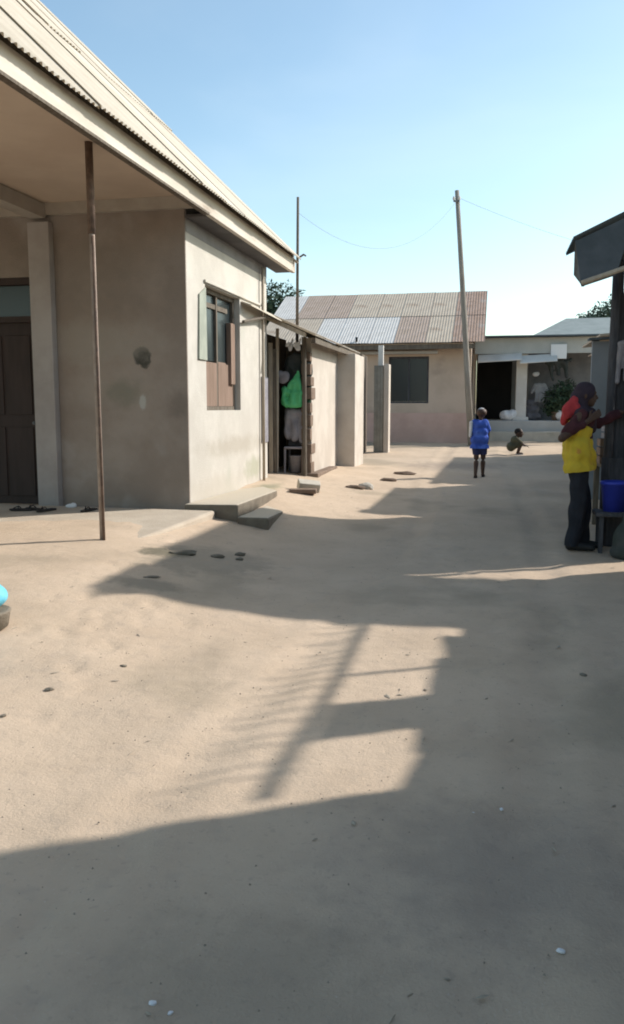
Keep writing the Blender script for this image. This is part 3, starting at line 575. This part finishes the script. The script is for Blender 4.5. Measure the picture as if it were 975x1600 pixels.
MB().hexa([(.72, 7.735, 2.53), (1.0, 7.735, 2.62), (1.0, 7.75, 2.62), (.72, 7.75, 2.53), (.66, 7.735, 2.92), (1.14, 7.735, 3.13), (1.14, 7.75, 3.13), (.66, 7.75, 2.92)]).rough(.006, 3).build('valance', tarp, ST)
MB().box(1.14, 7.84, 3.02, 4.6, 9.45, 3.08).build('roof', M_roofd, ST, bevel=.01)
MB().hexa([(1.05, 9.5, 3.26), (3.3, 9.5, 3.5), (3.3, 12.2, 3.5), (1.16, 12.2, 3.30), (1.05, 9.5, 3.33), (3.3, 9.5, 3.57), (3.3, 12.2, 3.57), (1.16, 12.2, 3.37)]).build('roof', M_roofd, ST)
MB().hexa([(1.24, 9.52, .1), (1.32, 9.52, .1), (1.66, 12.1, .1), (1.58, 12.1, .1), (1.24, 9.52, 3.25), (1.32, 9.52, 3.25), (1.66, 12.1, 3.29), (1.58, 12.1, 3.29)]).build('upper_wall', M_woodd, ST)
MB().tube([(.72, 7.72, 2.56), (1.3, 7.74, 2.75)], .022, 7).build('rafter_end', M_woodp, ST)
for (x, y, h) in ((1.16, 9.0, 2.95), (1.72, 11.9, 3.3), (2.5, 9.0, 3.02)): MB().tube([(x, y, -.05), (x + .02, y, h)], [.05, .045], 8).build('post', M_woodd, ST, smooth=True)
pl = MB().box(0, 0, 0, .115, .022, 2.6).build('plank', M_woodd, ST, local=True, bevel=.004); pl.location = Vector((1.22, 9.03, .02)) - origin(ST)
for k in range(1, 10): piece(pl, Vector((1.22 + k * .12, 9.03 + random.uniform(-.01, .01), .02)) - origin(ST), (0, R(random.uniform(-.6, .6)), 0), scale=(1, 1, 1.02 + .045 * k), m=M_woodd if k % 3 else M_wood)
bpl = MB().box(0, 0, 0, .022, .115, 3.2).build('plank', M_woodd, ST, local=True); bpl.location = Vector((2.5, 9.1, .02)) - origin(ST)
for k in range(1, 24): piece(bpl, Vector((2.5, 9.1 + k * .12, .02)) - origin(ST))
MB().box(1.12, 9.1, .86, 1.5, 11.8, .90).build('counter', M_wood, ST, bevel=.006)
for y in (9.2, 10.4, 11.6): MB().box(1.2, y, 0, 1.26, y + .06, .86).build('counter_leg', M_wood, ST)
for z in (1.5, 2.1): MB().box(2.2, 9.1, z, 2.49, 11.8, z + .03).build('shelf', M_wood, ST)
for i, (x, z, m_, lab) in enumerate(((1.30, 1.95, M_gcloth, 'grey cloth hung high on the plank end of the stall'), (1.42, 1.55, M_maroon, 'maroon cloth hung on the plank end of the stall'))):
    organic('hanging_cloth', [((-.07, 0, .18), .03, (.07, 0, .18), .03), ((-.06, 0, .18), .03, (-.08, 0, -.2), .025), ((.06, 0, .18), .03, (.07, 0, -.16), .025), ((0, 0, .15), .03, (0, 0, -.18), .025)], m_, .01, (x, 8.97, z), wrinkle=.02, wsc=14, label=lab, cat='cloth', group='cloths on the stall')
for i, (x0, x1, z1) in enumerate(((1.10, 1.32, .98), (1.325, 1.56, 1.12), (1.565, 1.85, 1.05))):
    MB().box(x0, 8.955 + .006 * i, 0, x1, 8.975 + .006 * i, z1).rough(.006, 4, i).build('panel', M_woodd if i != 1 else M_roofd, ST)
for i, (x, y, z, w_, h_, m_, lab) in enumerate(((1.22, 9.35, .90, .22, .26, M_brown, 'brown crate on the near end of the stall counter'), (1.24, 9.36, 1.165, .18, .20, M_gcloth, 'grey crate stacked on the brown one on the counter'))):
    cr_ = empty('crate', (x, y, z), lab, 'crate', 'crates on the stall counter')
    for zz in (0, h_ / 3 + .005, 2 * h_ / 3 + .01):
        MB().box(x - w_ / 2, y - .15, z + zz, x + w_ / 2, y - .138, z + zz + h_ / 3 - .012).build('slat', m_, cr_); MB().box(x - w_ / 2, y + .138, z + zz, x + w_ / 2, y + .15, z + zz + h_ / 3 - .012).build('slat', m_, cr_)
        MB().box(x - w_ / 2, y - .137, z + zz, x - w_ / 2 + .012, y + .137, z + zz + h_ / 3 - .012).build('slat', m_, cr_); MB().box(x + w_ / 2 - .012, y - .137, z + zz, x + w_ / 2, y + .137, z + zz + h_ / 3 - .012).build('slat', m_, cr_)
    MB().box(x - w_ / 2 + .013, y - .137, z, x + w_ / 2 - .013, y + .137, z + .012).build('bottom', m_, cr_)
# bench with the blue bucket
bn = empty('bench', (1.15, 8.72, .05), 'low dark bench under the stall roof beside the woman', 'bench')
MB().box(1.02, 8.55, .42, 2.0, 8.90, .46).build('seat', M_woodd, bn, bevel=.006)
for x in (1.06, 1.92):
    for y in (8.59, 8.83): MB().box(x, y, 0, x + .04, y + .04, .42).build('leg', M_woodd, bn)
bu = MB().lathe((1.21, 8.73, .46), [(.105, 0), (.135, .27), (.145, .27), (.145, .30), (.13, .30), (.10, .02)], 24).build('bucket', M_bluepl, loc=(1.21, 8.73, .46), smooth=True, label='bright blue plastic bucket standing on the dark bench', cat='bucket')
MB().tube([Vector((1.21 + .145 * math.cos(a), 8.73 - .03 * math.sin(a), .74 - .10 * math.sin(a))) for a in [math.pi * i / 12 for i in range(13)]], .004, 5).build('handle', M_wire, bu)
organic('dark_sack', [('e', (0, 0, .2), (.17, .14, .22)), ('e', (.03, 0, .40), (.12, .11, .12)), ('e', (0, 0, .08), (.19, .16, .10))], M_dcloth, .018, (1.34, 8.42, .02), wrinkle=.02, label='dark full sack on the ground in front of the bench', cat='sack')
# pale blue-grey shack behind the stall
SB = empty('shack', (1.9, 13.5, .2), 'pale blue-grey walled shack behind the dark stall', 'shack', )
MB().box(1.36, 12.62, 0, 4.0, 12.72, 2.42).build('wall', M_blueg, SB)
MB().hexa([(1.36, 12.721, 0), (1.46, 12.721, 0), (1.80, 15.1, 0), (1.70, 15.1, 0), (1.36, 12.721, 2.45), (1.46, 12.721, 2.45), (1.80, 15.1, 2.45), (1.70, 15.1, 2.45)]).build('wall', M_blueg, SB)
MB().box(1.83, 14.98, 0, 4, 15.1, 2.5).build('wall', M_blueg, SB)
MB().hexa([(1.30, 12.5, 2.43), (4.2, 12.5, 2.6), (4.2, 12.72, 2.6), (1.30, 12.72, 2.43), (1.30, 12.5, 2.46), (4.2, 12.5, 2.63), (4.2, 12.72, 2.63), (1.30, 12.72, 2.46)]).build('roof_edge', M_roofd, SB)
MB().hexa([(1.47, 12.73, 2.5), (4.2, 12.73, 2.72), (4.2, 15.2, 2.72), (1.47, 15.2, 2.5), (1.47, 12.73, 2.53), (4.2, 12.73, 2.75), (4.2, 15.2, 2.75), (1.47, 15.2, 2.53)]).build('roof', M_roofg, SB)
# next shack, out of sight behind it, whose shadow lies on the far lane
SC = empty('shack', (3, 18, .3), 'brown plank shack hidden past the blue-grey one, shading the far lane', 'shack')
MB().box(2.35, 16.1, .1, 5, 20.6, 2.6).build('wall', M_block, SC)
MB().hexa([(2.15, 15.95, 2.66), (5.2, 15.95, 3.3), (5.2, 20.8, 3.3), (2.15, 20.8, 2.66), (2.15, 15.95, 2.69), (5.2, 15.95, 3.33), (5.2, 20.8, 3.33), (2.15, 20.8, 2.69)]).build('roof', M_roofg, SC)
# house beside the camera, out of frame: its shadow covers the foreground
NB = empty('unseen_near_house', (3, 1, 0), 'plastered house standing just out of frame at the right, shading the foreground', 'house')
MB().box(1.75, -5, -.1, 6.5, 4.30, 3.45).build('wall', M_front, NB)
MB().prism([(1.35, -5.3, 3.46), (4.1, -5.3, 5.0), (6.9, -5.3, 3.46), (6.9, -5.3, 3.42), (1.35, -5.3, 3.42)], (0, 9.75, 0)).build('roof', M_roofg, NB)
MB().box(1.70, 1.2, 1.2, 1.749, 2.3, 2.3).build('window', M_glass, NB)
# lean-to and half-built timber frame past it, out of frame
LT = empty('unseen_lean_to', (2.3, 6, 0), 'low lean-to shed just out of frame at the right', 'shed')
MB().box(2.42, 4.45, -.1, 4.2, 8.5, 1.85).build('wall', M_block, LT)
for k in range(9):
    y0 = 4.40 + k * .46; e = 2.06 + (y0 - 4.5) * .11 + random.uniform(-.09, .07); z0 = 1.90 - (e - 2.26) * -.25 + (k % 2) * .02
    MB().hexa([(e, y0, z0), (4.3, y0, 2.40), (4.3, y0 + .50, 2.40), (e + random.uniform(-.08, .08), y0 + .50, z0), (e, y0, z0 + .012), (4.3, y0, 2.412), (4.3, y0 + .50, 2.412), (e + random.uniform(-.08, .08), y0 + .50, z0 + .012)]).build('roof_sheet', M_roofg, LT)
FR = empty('unseen_timber_frame', (2.11, 6, 0), 'half-built frame of poles with upright sticks just out of frame', 'frame')
MB().tube([(2.12, 4.6, 2.30), (2.10, 6.0, 2.27), (2.11, 7.55, 2.30)], [.026, .022, .024], 8).build('beam', M_wood, FR)
for y in (6.1, 7.5): MB().tube([(2.10, y, -.05), (2.11, y, 2.28)], .02, 8).build('post', M_wood, FR)
for k in range(18):
    y = 4.85 + k * .15 + random.uniform(-.03, .03); h = .27 + random.uniform(-.13, .12) - .004 * k
    MB().tube([(2.11, y, 2.24), (2.11 + random.uniform(-.04, .04), y + random.uniform(-.04, .04), 2.28 + h)], [.009, .006], 6).build('stick', M_wood, FR)
MB().box(2.10, 5.15, 1.45, 2.12, 5.62, 2.24).build('panel', M_roofd, FR)

# ================================================================ PEOPLE
def hand(wr, d, up, side, s=1.0, curl=.35):
    """palm and five fingers from the wrist; d = pointing direction, up = back of the hand, side = thumb side"""
    wr, d, up, side = Vector(wr), Vector(d).normalized(), Vector(up).normalized(), Vector(side).normalized()
    sh = []; p = wr + d * .045 * s
    for k, off in enumerate((-.027, -.009, .009, .026)):
        sh.append((tuple(wr + side * off * .6 * s), .014 * s, tuple(wr + d * .085 * s + side * off * s), .0125 * s))
        l = (.062, .074, .078, .070)[k] * s; b = wr + d * .085 * s + side * off * 1.1 * s
        m = b + d * l * .55 - up * l * .25 * curl; e = m + d * l * .45 * (1 - curl * .6) - up * l * .7 * curl
        sh += [(tuple(b), .0095 * s, tuple(m), .0088 * s), (tuple(m), .0088 * s, tuple(e), .0075 * s)]
    t0 = wr + d * .025 * s + side * .025 * s; t1 = t0 + (d * .5 + side * .8).normalized() * .04 * s; t2 = t1 + d * .035 * s - up * .012 * s
    sh += [(tuple(t0), .014 * s, tuple(t1), .011 * s), (tuple(t1), .011 * s, tuple(t2), .0085 * s)]
    return sh
def head(c, s=1.0, fx=1, fy=0):
    """head with brow, nose, lips, chin, ears; faces (fx, fy)"""
    c = Vector(c); f = Vector((fx, fy, 0)).normalized(); l = Vector((-f.y, f.x, 0))
    q = lambda a, b, z: tuple(c + f * a * s + l * b * s + Vector((0, 0, z * s)))
    rx = abs(f.x) * .098 + abs(f.y) * .076; ry = abs(f.y) * .098 + abs(f.x) * .076
    return [('e', q(-.005, 0, .025), (rx * s, ry * s, .098 * s)), (q(.04, 0, -.03), .058 * s, q(.052, 0, -.075), .036 * s),
            (q(.086, 0, .012), .012 * s, q(.104, 0, -.022), .016 * s), (q(.088, -.016, -.052), .011 * s, q(.088, .016, -.052), .011 * s),
            (q(.084, -.03, .03), .014 * s, q(.084, .03, .03), .014 * s), (q(-.01, .078, .01), .016 * s, q(-.012, .080, -.02), .012 * s), (q(-.01, -.078, .01), .016 * s, q(-.012, -.080, -.02), .012 * s)]

# woman at the stall, seen from her right side, reaching to the right
wz = zg(.86, 8.74)
Wl = (.86, 8.74, wz)
wh = (.04, 0, 1.545)
body = head(wh, 1.0) + [((.0, 0, 1.36), .055, (.03, 0, 1.48), .05),
    ((-.02, -.02, 1.30), .105, (-.01, .02, 1.30), .105), ((0, -.06, 1.25), .105, (0, .06, 1.25), .105), ((0, -.04, 1.05), .105, (0, .04, 1.05), .105), ((-.01, -.07, .92), .115, (-.01, .07, .92), .115),
    ((-.01, -.14, 1.35), .055, (-.19, -.21, 1.13), .042), ((-.19, -.21, 1.13), .04, (.05, -.19, 1.30), .028),
    ((0, .14, 1.35), .055, (.20, .19, 1.27), .042), ((.20, .19, 1.27), .04, (.40, .19, 1.38), .028),
    ((-.01, -.085, .88), .09, (.0, -.09, .5), .058), ((0, -.09, .5), .056, (-.04, -.09, .09), .038), ((-.04, -.09, .06), .04, (.11, -.10, .035), .03),
    ((-.01, .085, .88), .09, (.06, .09, .5), .058), ((.06, .09, .5), .056, (.06, .09, .09), .038), ((.06, .09, .06), .04, (.22, .10, .035), .03)]
body += hand((.06, -.19, 1.31), (.75, .15, .55), (.3, -.9, .1), (-.5, 0, .8), 1, .6) + hand((.41, .19, 1.385), (1, 0, .25), (0, 0, 1), (0, -1, 0), 1, .4)
Wm = organic('person', body, M_skin, .0075, Wl, smooth=2, label='woman in dark headscarf and yellow wrap reaching towards the dark stall', cat='person')
organic('trousers', [((-.01, -.05, .90), .115, (-.01, .05, .90), .115), ((-.01, -.085, .84), .10, (.0, -.09, .5), .082), ((0, -.09, .5), .082, (-.04, -.09, .06), .078),
    ((-.01, .085, .84), .10, (.06, .09, .5), .082), ((.06, .09, .5), .082, (.06, .09, .06), .078)], M_trou, .012, parent=Wm, smooth=4, cuts=[((0, 0, .05), (0, 0, -1)), ((0, 0, 1.0), (0, 0, 1))], wrinkle=.018, wsc=12)
organic('top', [((0, -.07, 1.30), .122, (0, .07, 1.30), .122), ((0, -.04, 1.1), .12, (0, .04, 1.1), .12), ((0, -.13, 1.35), .072, (-.15, -.19, 1.18), .058), ((0, .14, 1.35), .07, (.20, .19, 1.27), .056), ((.20, .19, 1.27), .056, (.40, .19, 1.38), .042),
    ((-.10, -.195, 1.20), .05, (.0, -.195, 1.265), .042)], M_maroon, .012, parent=Wm, smooth=4, cuts=[((.39, 0, 1.38), (1, 0, .4))], wrinkle=.022, wsc=15)
organic('yellow_wrap', [((-.02, -.075, 1.22), .135, (-.02, .075, 1.22), .135), ((-.02, -.07, 1.05), .14, (-.02, .07, 1.05), .14), ((-.01, -.075, .96), .148, (-.01, .075, .96), .148), ((-.0, -.075, .84), .152, (-.0, .075, .84), .152), ((.04, -.05, .95), .12, (.05, .05, .82), .12)], M_yellow, .014, parent=Wm, smooth=4,
    cuts=[((0, 0, .80), (.12, 0, -1)), ((0, 0, 1.27), (.45, 0, 1))], wrinkle=.03, wsc=13)
organic('headscarf', [('e', (.025, 0, 1.575), (.105, .095, .115)), ((-.03, 0, 1.53), .085, (-.02, 0, 1.42), .10), ((.0, -.08, 1.36), .09, (.0, .08, 1.36), .09), ((.06, -.06, 1.28), .085, (.06, .06, 1.28), .085), ((.10, 0, 1.22), .06, (.08, 0, 1.36), .08)], M_scarf, .012, parent=Wm, smooth=4,
    cuts=[], wrinkle=.012)
organic('red_cloth', [((-.07, -.05, 1.50), .05, (-.14, -.07, 1.40), .055), ((-.14, -.07, 1.40), .05, (-.155, -.03, 1.28), .035), ((-.05, -.10, 1.43), .04, (-.13, -.10, 1.36), .04), ((-.08, .03, 1.48), .05, (-.15, .02, 1.36), .05)], M_red, .01, parent=Wm, smooth=2, wrinkle=.028, wsc=15)
for (x, y) in ((-.04, -.09), (.06, .09)):
    organic('shoe', [((x - .03, y, .045), .046, (x + .06, y - .002, .045), .046), ((x + .06, y - .002, .04), .044, (x + .19, y - .01, .034), .034)], M_shoe, .01, parent=Wm, smooth=2, cuts=[((0, 0, .004), (0, 0, -1))])

# child in blue walking up the lane, back to the camera
cz = zg(-.22, 15.27); k = .74
def sc(sh, s):
    o = []
    for a in sh:
        if a[0] == 'e': o.append(('e', tuple(v * s for v in a[1]), tuple(v * s for v in a[2]), *a[3:]))
        else: o.append((tuple(v * s for v in a[0]), a[1] * s, tuple(v * s for v in a[2]), a[3] * s))
    return o
cb = head((.03, .03, 1.54), 1.12, .45, .9) + [((0, 0, 1.34), .05, (.02, .02, 1.48), .048), ((-.07, 0, 1.25), .10, (.07, 0, 1.25), .10), ((-.05, 0, 1.05), .10, (.05, 0, 1.05), .10), ((-.07, 0, .92), .11, (.07, 0, .92), .11),
    ((-.15, 0, 1.34), .05, (-.21, -.02, 1.08), .038), ((-.21, -.02, 1.08), .036, (-.20, .08, .86), .027), ((.15, 0, 1.34), .05, (.20, .06, 1.09), .038), ((.20, .06, 1.09), .036, (.20, .16, .92), .027),
    ((-.08, 0, .88), .085, (-.07, -.03, .48), .064), ((-.07, -.06, .36), .062, (-.08, -.16, .10), .042), ((-.08, -.17, .06), .042, (-.075, -.02, .035), .034),
    ((.08, 0, .88), .085, (.09, .08, .48), .064), ((.09, .07, .36), .062, (.09, .09, .10), .042), ((.09, .09, .06), .042, (.11, .24, .035), .034)]
cb += hand((-.20, .085, .85), (.0, .25, -1), (-1, 0, 0), (0, 1, .2), .95, .4) + hand((.20, .165, .91), (.0, .35, -.9), (1, 0, 0), (0, 1, .3), .95, .4)
Cm = organic('person', sc(cb, k), M_skin, .0075, (-.22, 15.27, cz), smooth=2, label='child in a blue tunic and pale cap walking in the shaded lane', cat='person')
organic('tunic', sc([((-.07, 0, 1.28), .12, (.07, 0, 1.28), .12), ((-.07, 0, 1.10), .135, (.07, 0, 1.10), .135), ((-.08, 0, .92), .15, (.08, 0, .92), .15), ((-.085, 0, .70), .158, (.085, .02, .70), .158), ((-.13, 0, 1.34), .072, (-.20, -.01, 1.14), .06), ((.13, 0, 1.34), .072, (.19, .04, 1.15), .06)], k), M_cblue, .011, parent=Cm, cuts=[((0, 0, .70 * k), (0, 0, -1))], wrinkle=.014, wsc=14)
organic('shorts', sc([((-.08, 0, .82), .118, (-.07, -.01, .58), .098), ((.08, 0, .82), .118, (.085, .05, .58), .098)], k), M_dblue, .011, parent=Cm, cuts=[((0, 0, .55 * k), (0, 0, -1)), ((0, 0, .74 * k), (0, 0, 1))], wrinkle=.006)
for (x_, y_) in ((-.08, -.10), (.10, .17)): organic('sandal', sc([((x_, y_ - .10, .02), .044, (x_ + .01, y_ + .12, .018), .04)], k), M_shoe, .007, parent=Cm, cuts=[((0, 0, .03), (0, 0, 1))])
organic('cap', sc([('e', (.025, .02, 1.585), (.107, .112, .10))], k), M_cap, .009, parent=Cm, cuts=[((0, 0, 1.555 * k), (.1, .25, -1))], wrinkle=.004)
organic('shawl', sc([((-.21, -.05, 1.33), .05, (-.23, -.06, 1.0), .04)], k), M_wcloth, .009, parent=Cm, wrinkle=.008)

# small child squatting far up the lane
sz = zg(.54, 19.95)
sb = head((.06, 0, .50), .92) + [((.0, 0, .36), .05, (.04, 0, .45), .045), ((-.03, -.05, .33), .085, (-.03, .05, .33), .085), ((-.10, -.05, .20), .09, (-.10, .05, .20), .09),
    ((-.08, -.08, .17), .07, (.12, -.10, .27), .05), ((.12, -.10, .27), .046, (.05, -.10, .06), .032), ((.04, -.10, .035), .03, (.15, -.105, .025), .022),
    ((-.08, .08, .17), .07, (.12, .10, .27), .05), ((.12, .10, .27), .046, (.05, .10, .06), .032), ((.04, .10, .035), .03, (.15, .105, .025), .022),
    ((.0, -.11, .37), .042, (.10, -.14, .27), .032), ((.10, -.14, .27), .03, (.20, -.08, .22), .022), ((.0, .11, .37), .042, (.10, .14, .27), .032), ((.10, .14, .27), .03, (.20, .08, .22), .022)]
sb += hand((.20, -.08, .22), (.9, .3, -.3), (0, 0, 1), (0, 1, 0), .7, .5) + hand((.20, .08, .22), (.9, -.3, -.3), (0, 0, 1), (0, -1, 0), .7, .5)
Sm = organic('person', sb, M_skin, .008, (.54, 19.95, sz), smooth=2, label='small child in olive clothes squatting near the porch step', cat='person')
organic('clothes', [((-.03, -.06, .34), .10, (-.03, .06, .34), .10), ((-.10, -.06, .19), .115, (-.10, .06, .19), .115), ((-.08, -.08, .18), .088, (.10, -.10, .265), .066), ((-.08, .08, .18), .088, (.10, .10, .265), .066), ((0, -.11, .37), .056, (.07, -.13, .30), .046), ((0, .11, .37), .056, (.07, .13, .30), .046)], M_olive, .012, parent=Sm, wrinkle=.01)
organic('hair', [('e', (.045, 0, .535), (.09, .078, .082))], M_hair, .01, parent=Sm, cuts=[((.05, 0, .52), (.6, 0, -1))], wrinkle=.004)
for y in (-.10, .10): organic('sandal', [((.02, y, .02), .034, (.15, y * 1.05, .016), .028)], M_wcloth, .008, parent=Sm, cuts=[((0, 0, .02), (0, 0, 1))])

# ================================================================ SMALL THINGS ON THE GROUND
sx_ = -3.13
sk = organic('sack', [('e', (0, 0, .22), (.16, .16, .10)), ('e', (-.03, .02, .28), (.12, .13, .10)), ((-.05, 0, .32), .06, (-.09, 0, .42), .03)], M_lblue, .014, (sx_, 4.60, zg(sx_, 4.6) - .01), wrinkle=.016, label='light blue plastic sack on a dark basin at the left edge', cat='sack')
MB().lathe((0, 0, 0), [(.11, 0.0), (.15, .03), (.165, .11), (.17, .12), (.17, .135), (.15, .135)], 20).build('basin', M_clod, sk, local=True, smooth=True)
def stone(x, y, sx, sy, szz, m, name, label, cat, group=None, seed=0, rot=0, dz=0):
    bm = bmesh.new(); bmesh.ops.create_icosphere(bm, subdivisions=2, radius=1)
    for v in bm.verts:
        n = v.co.copy(); v.co = Vector((n.x * sx, n.y * sy, n.z * szz)) * (1 + .35 * noise.noise(n * 1.3 + Vector((seed * 3.1, 0, 0))))
    me = bpy.data.meshes.new(name); bm.to_mesh(me); bm.free(); me.materials.append(m)
    o = bpy.data.objects.new(name, me); col.objects.link(o); o.location = (x, y, zg(x, y) + szz * .45 + dz); o.rotation_euler = (0, 0, rot)
    return props(o, label, cat, group)
bl = MB().box(-.16, -.10, 0, .16, .10, .13).rough(.02, 6, 2).build('concrete_block', M_conc, local=True, bevel=.012); bl.location = (-2.60, 11.75, zg(-2.6, 11.75) + .01); bl.rotation_euler = (R(12), R(8), R(20)); props(bl, 'broken pale concrete block lying before the annex doorway', 'block')
bl2 = MB().box(-.19, -.10, 0, .19, .10, .06).rough(.015, 6, 5).build('concrete_block', M_block, local=True, bevel=.01); bl2.location = (-2.60, 11.45, zg(-2.6, 11.45)); bl2.rotation_euler = (0, 0, R(8)); props(bl2, 'flat brown slab in front of the broken concrete block', 'block')
G1 = 'stones along the annex'
stone(-1.93, 13.0, .13, .09, .07, M_conc, 'stone', 'palest rounded stone in the row before the annex', 'stone', G1, 1)
stone(-2.08, 12.85, .16, .07, .035, M_block, 'stone', 'flat dark stone beside the palest stone of the row', 'stone', G1, 2)
stone(-1.73, 14.2, .16, .07, .04, M_block, 'stone', 'long brown stone in the sand past the palest stone', 'stone', G1, 3)
stone(-1.55, 15.3, .2, .1, .04, M_block, 'stone', 'farthest low brown stone in the sunny sand', 'stone', G1, 4)
G2 = 'dark clods in the shaded hollow'
for i, (x, y, a, b, c, lab) in enumerate(((-2.72, 7.05, .13, .05, .028, 'largest dark clod in the shaded hollow by the veranda'), (-2.45, 7.2, .065, .035, .022, 'middle dark clod right of the largest one'), (-2.32, 7.5, .05, .035, .026, 'dark clod nearest the steps'), (-2.25, 7.25, .035, .03, .02, 'tiny clod right of the middle clod'), (-2.62, 6.1, .07, .03, .01, 'flat crumb of earth at the near edge of the hollow'))):
    stone(x, y, a, b, c, M_clod, 'clod', lab, 'clod', G2, i + 7, .3)
G3 = 'litter on the bare sand'
for i, (x, y, s_, m, lab) in enumerate(((-2.03, 4.28, 0.015, M_clod, 'dark pebble on the sunny sand, farthest of three'), (-2.24, 3.83, 0.018, M_clod, 'dark pebble on the sunny sand, middle of three'), (-2.28, 3.47, 0.013, M_clod, 'dark pebble on the sunny sand, nearest of three'), (.53, 4.70, 0.018, M_clod, 'dark pebble in the shade near the right edge'),
        (.22, 2.2, .009, M_wcloth, 'white crumb in the shade at lower right'), (-.80, 1.8, .008, M_wcloth, 'white crumb at the lower left, larger of two'), (-.745, 1.78, .006, M_wcloth, 'white crumb at the lower left, smaller of two'), (.07, 3.0, .007, M_wcloth, 'white crumb in the mid shade, right of two'), (-.03, 2.95, .006, M_wcloth, 'white crumb in the mid shade, left of two'))):
    stone(x, y, s_ * 1.4, s_, s_ * .6, m, 'pebble', lab, 'pebble', G3, i + 20, i * .7)
for i, (x, y, r_, lab) in enumerate(((-5.28, 8.60, 15, 'dark sandal by the veranda door, leftmost of the four'), (-5.17, 8.68, -20, 'dark sandal by the veranda door, second from the left'), (-4.98, 8.62, 75, 'dark sandal in front of the pilaster, third from the left'), (-4.5, 8.72, 85, 'dark sandal at the wall foot, nearest the pipe post'))):
    m_ = MB().prism([(-.04, -.12, 0), (.035, -.12, 0), (.045, .02, 0), (.04, .12, 0), (.0, .145, 0), (-.04, .11, 0), (-.045, .0, 0)], (0, 0, .022))
    o = m_.build('sandal', M_rubber, local=True, bevel=.004); o.location = (x, y, .31); o.rotation_euler = (0, 0, R(r_ + 90)); props(o, lab, 'sandal', 'sandals by the veranda door')
    MB().tube([(-.042, .02, .02), (-.02, .04, .05), (.0, .09, .03), (.02, .04, .05), (.042, .02, .02)], .007, 6).build('strap', M_rubber, o, local=True)
organic('paper_scrap', [('e', (0, 0, .02), (.07, .04, .03)), ('e', (.04, 0, .03), (.04, .03, .03))], M_wcloth, .009, (-4.86, 8.95, .31), wrinkle=.012, label='crumpled white scrap at the foot of the pilaster', cat='scrap')
# dry leaf and straw litter, too fine to count
rl = random.Random(21); lm = MB()
for _ in range(150):
    y = 1.0 + 12 * rl.random() ** 1.4; x = -3.2 + 4.4 * rl.random(); z = zg(x, y) + .004; a = rl.random() * 6.28; l_ = rl.uniform(.008, .03); w_ = l_ * rl.uniform(.08, .5)
    d = Vector((math.cos(a), math.sin(a), rl.uniform(-.1, .25))) * l_; e = Vector((-math.sin(a), math.cos(a), rl.uniform(-.2, .2))) * w_; p = Vector((x, y, z))
    lm.add([p - d, p - e, p + d, p + e, p + Vector((0, 0, .004))], [(0, 1, 4), (1, 2, 4), (2, 3, 4), (3, 0, 4)])
lm.build('litter', M_woodp, kind='stuff', label='dry leaf and straw litter strewn over the lane', cat='litter')
# loose grit over the sand
rnd = random.Random(5); gr = MB()
for _ in range(5200):
    y = .8 + 15 * rnd.random() ** 1.6; x = -3.3 + 4.6 * rnd.random() + (y * .02); s_ = .002 + .0045 * rnd.random() ** 3
    z = zg(x, y); a = rnd.random() * 6.28
    p = [(x + s_ * math.cos(a + q * 2.09), y + s_ * math.sin(a + q * 2.09), z - .001) for q in range(3)] + [(x, y, z + s_ * .9)]
    gr.add(p, [(0, 1, 3), (1, 2, 3), (2, 0, 3)])
gr.build('grit', M_stone, kind='stuff', label='fine grit scattered over the sandy lane', cat='grit')
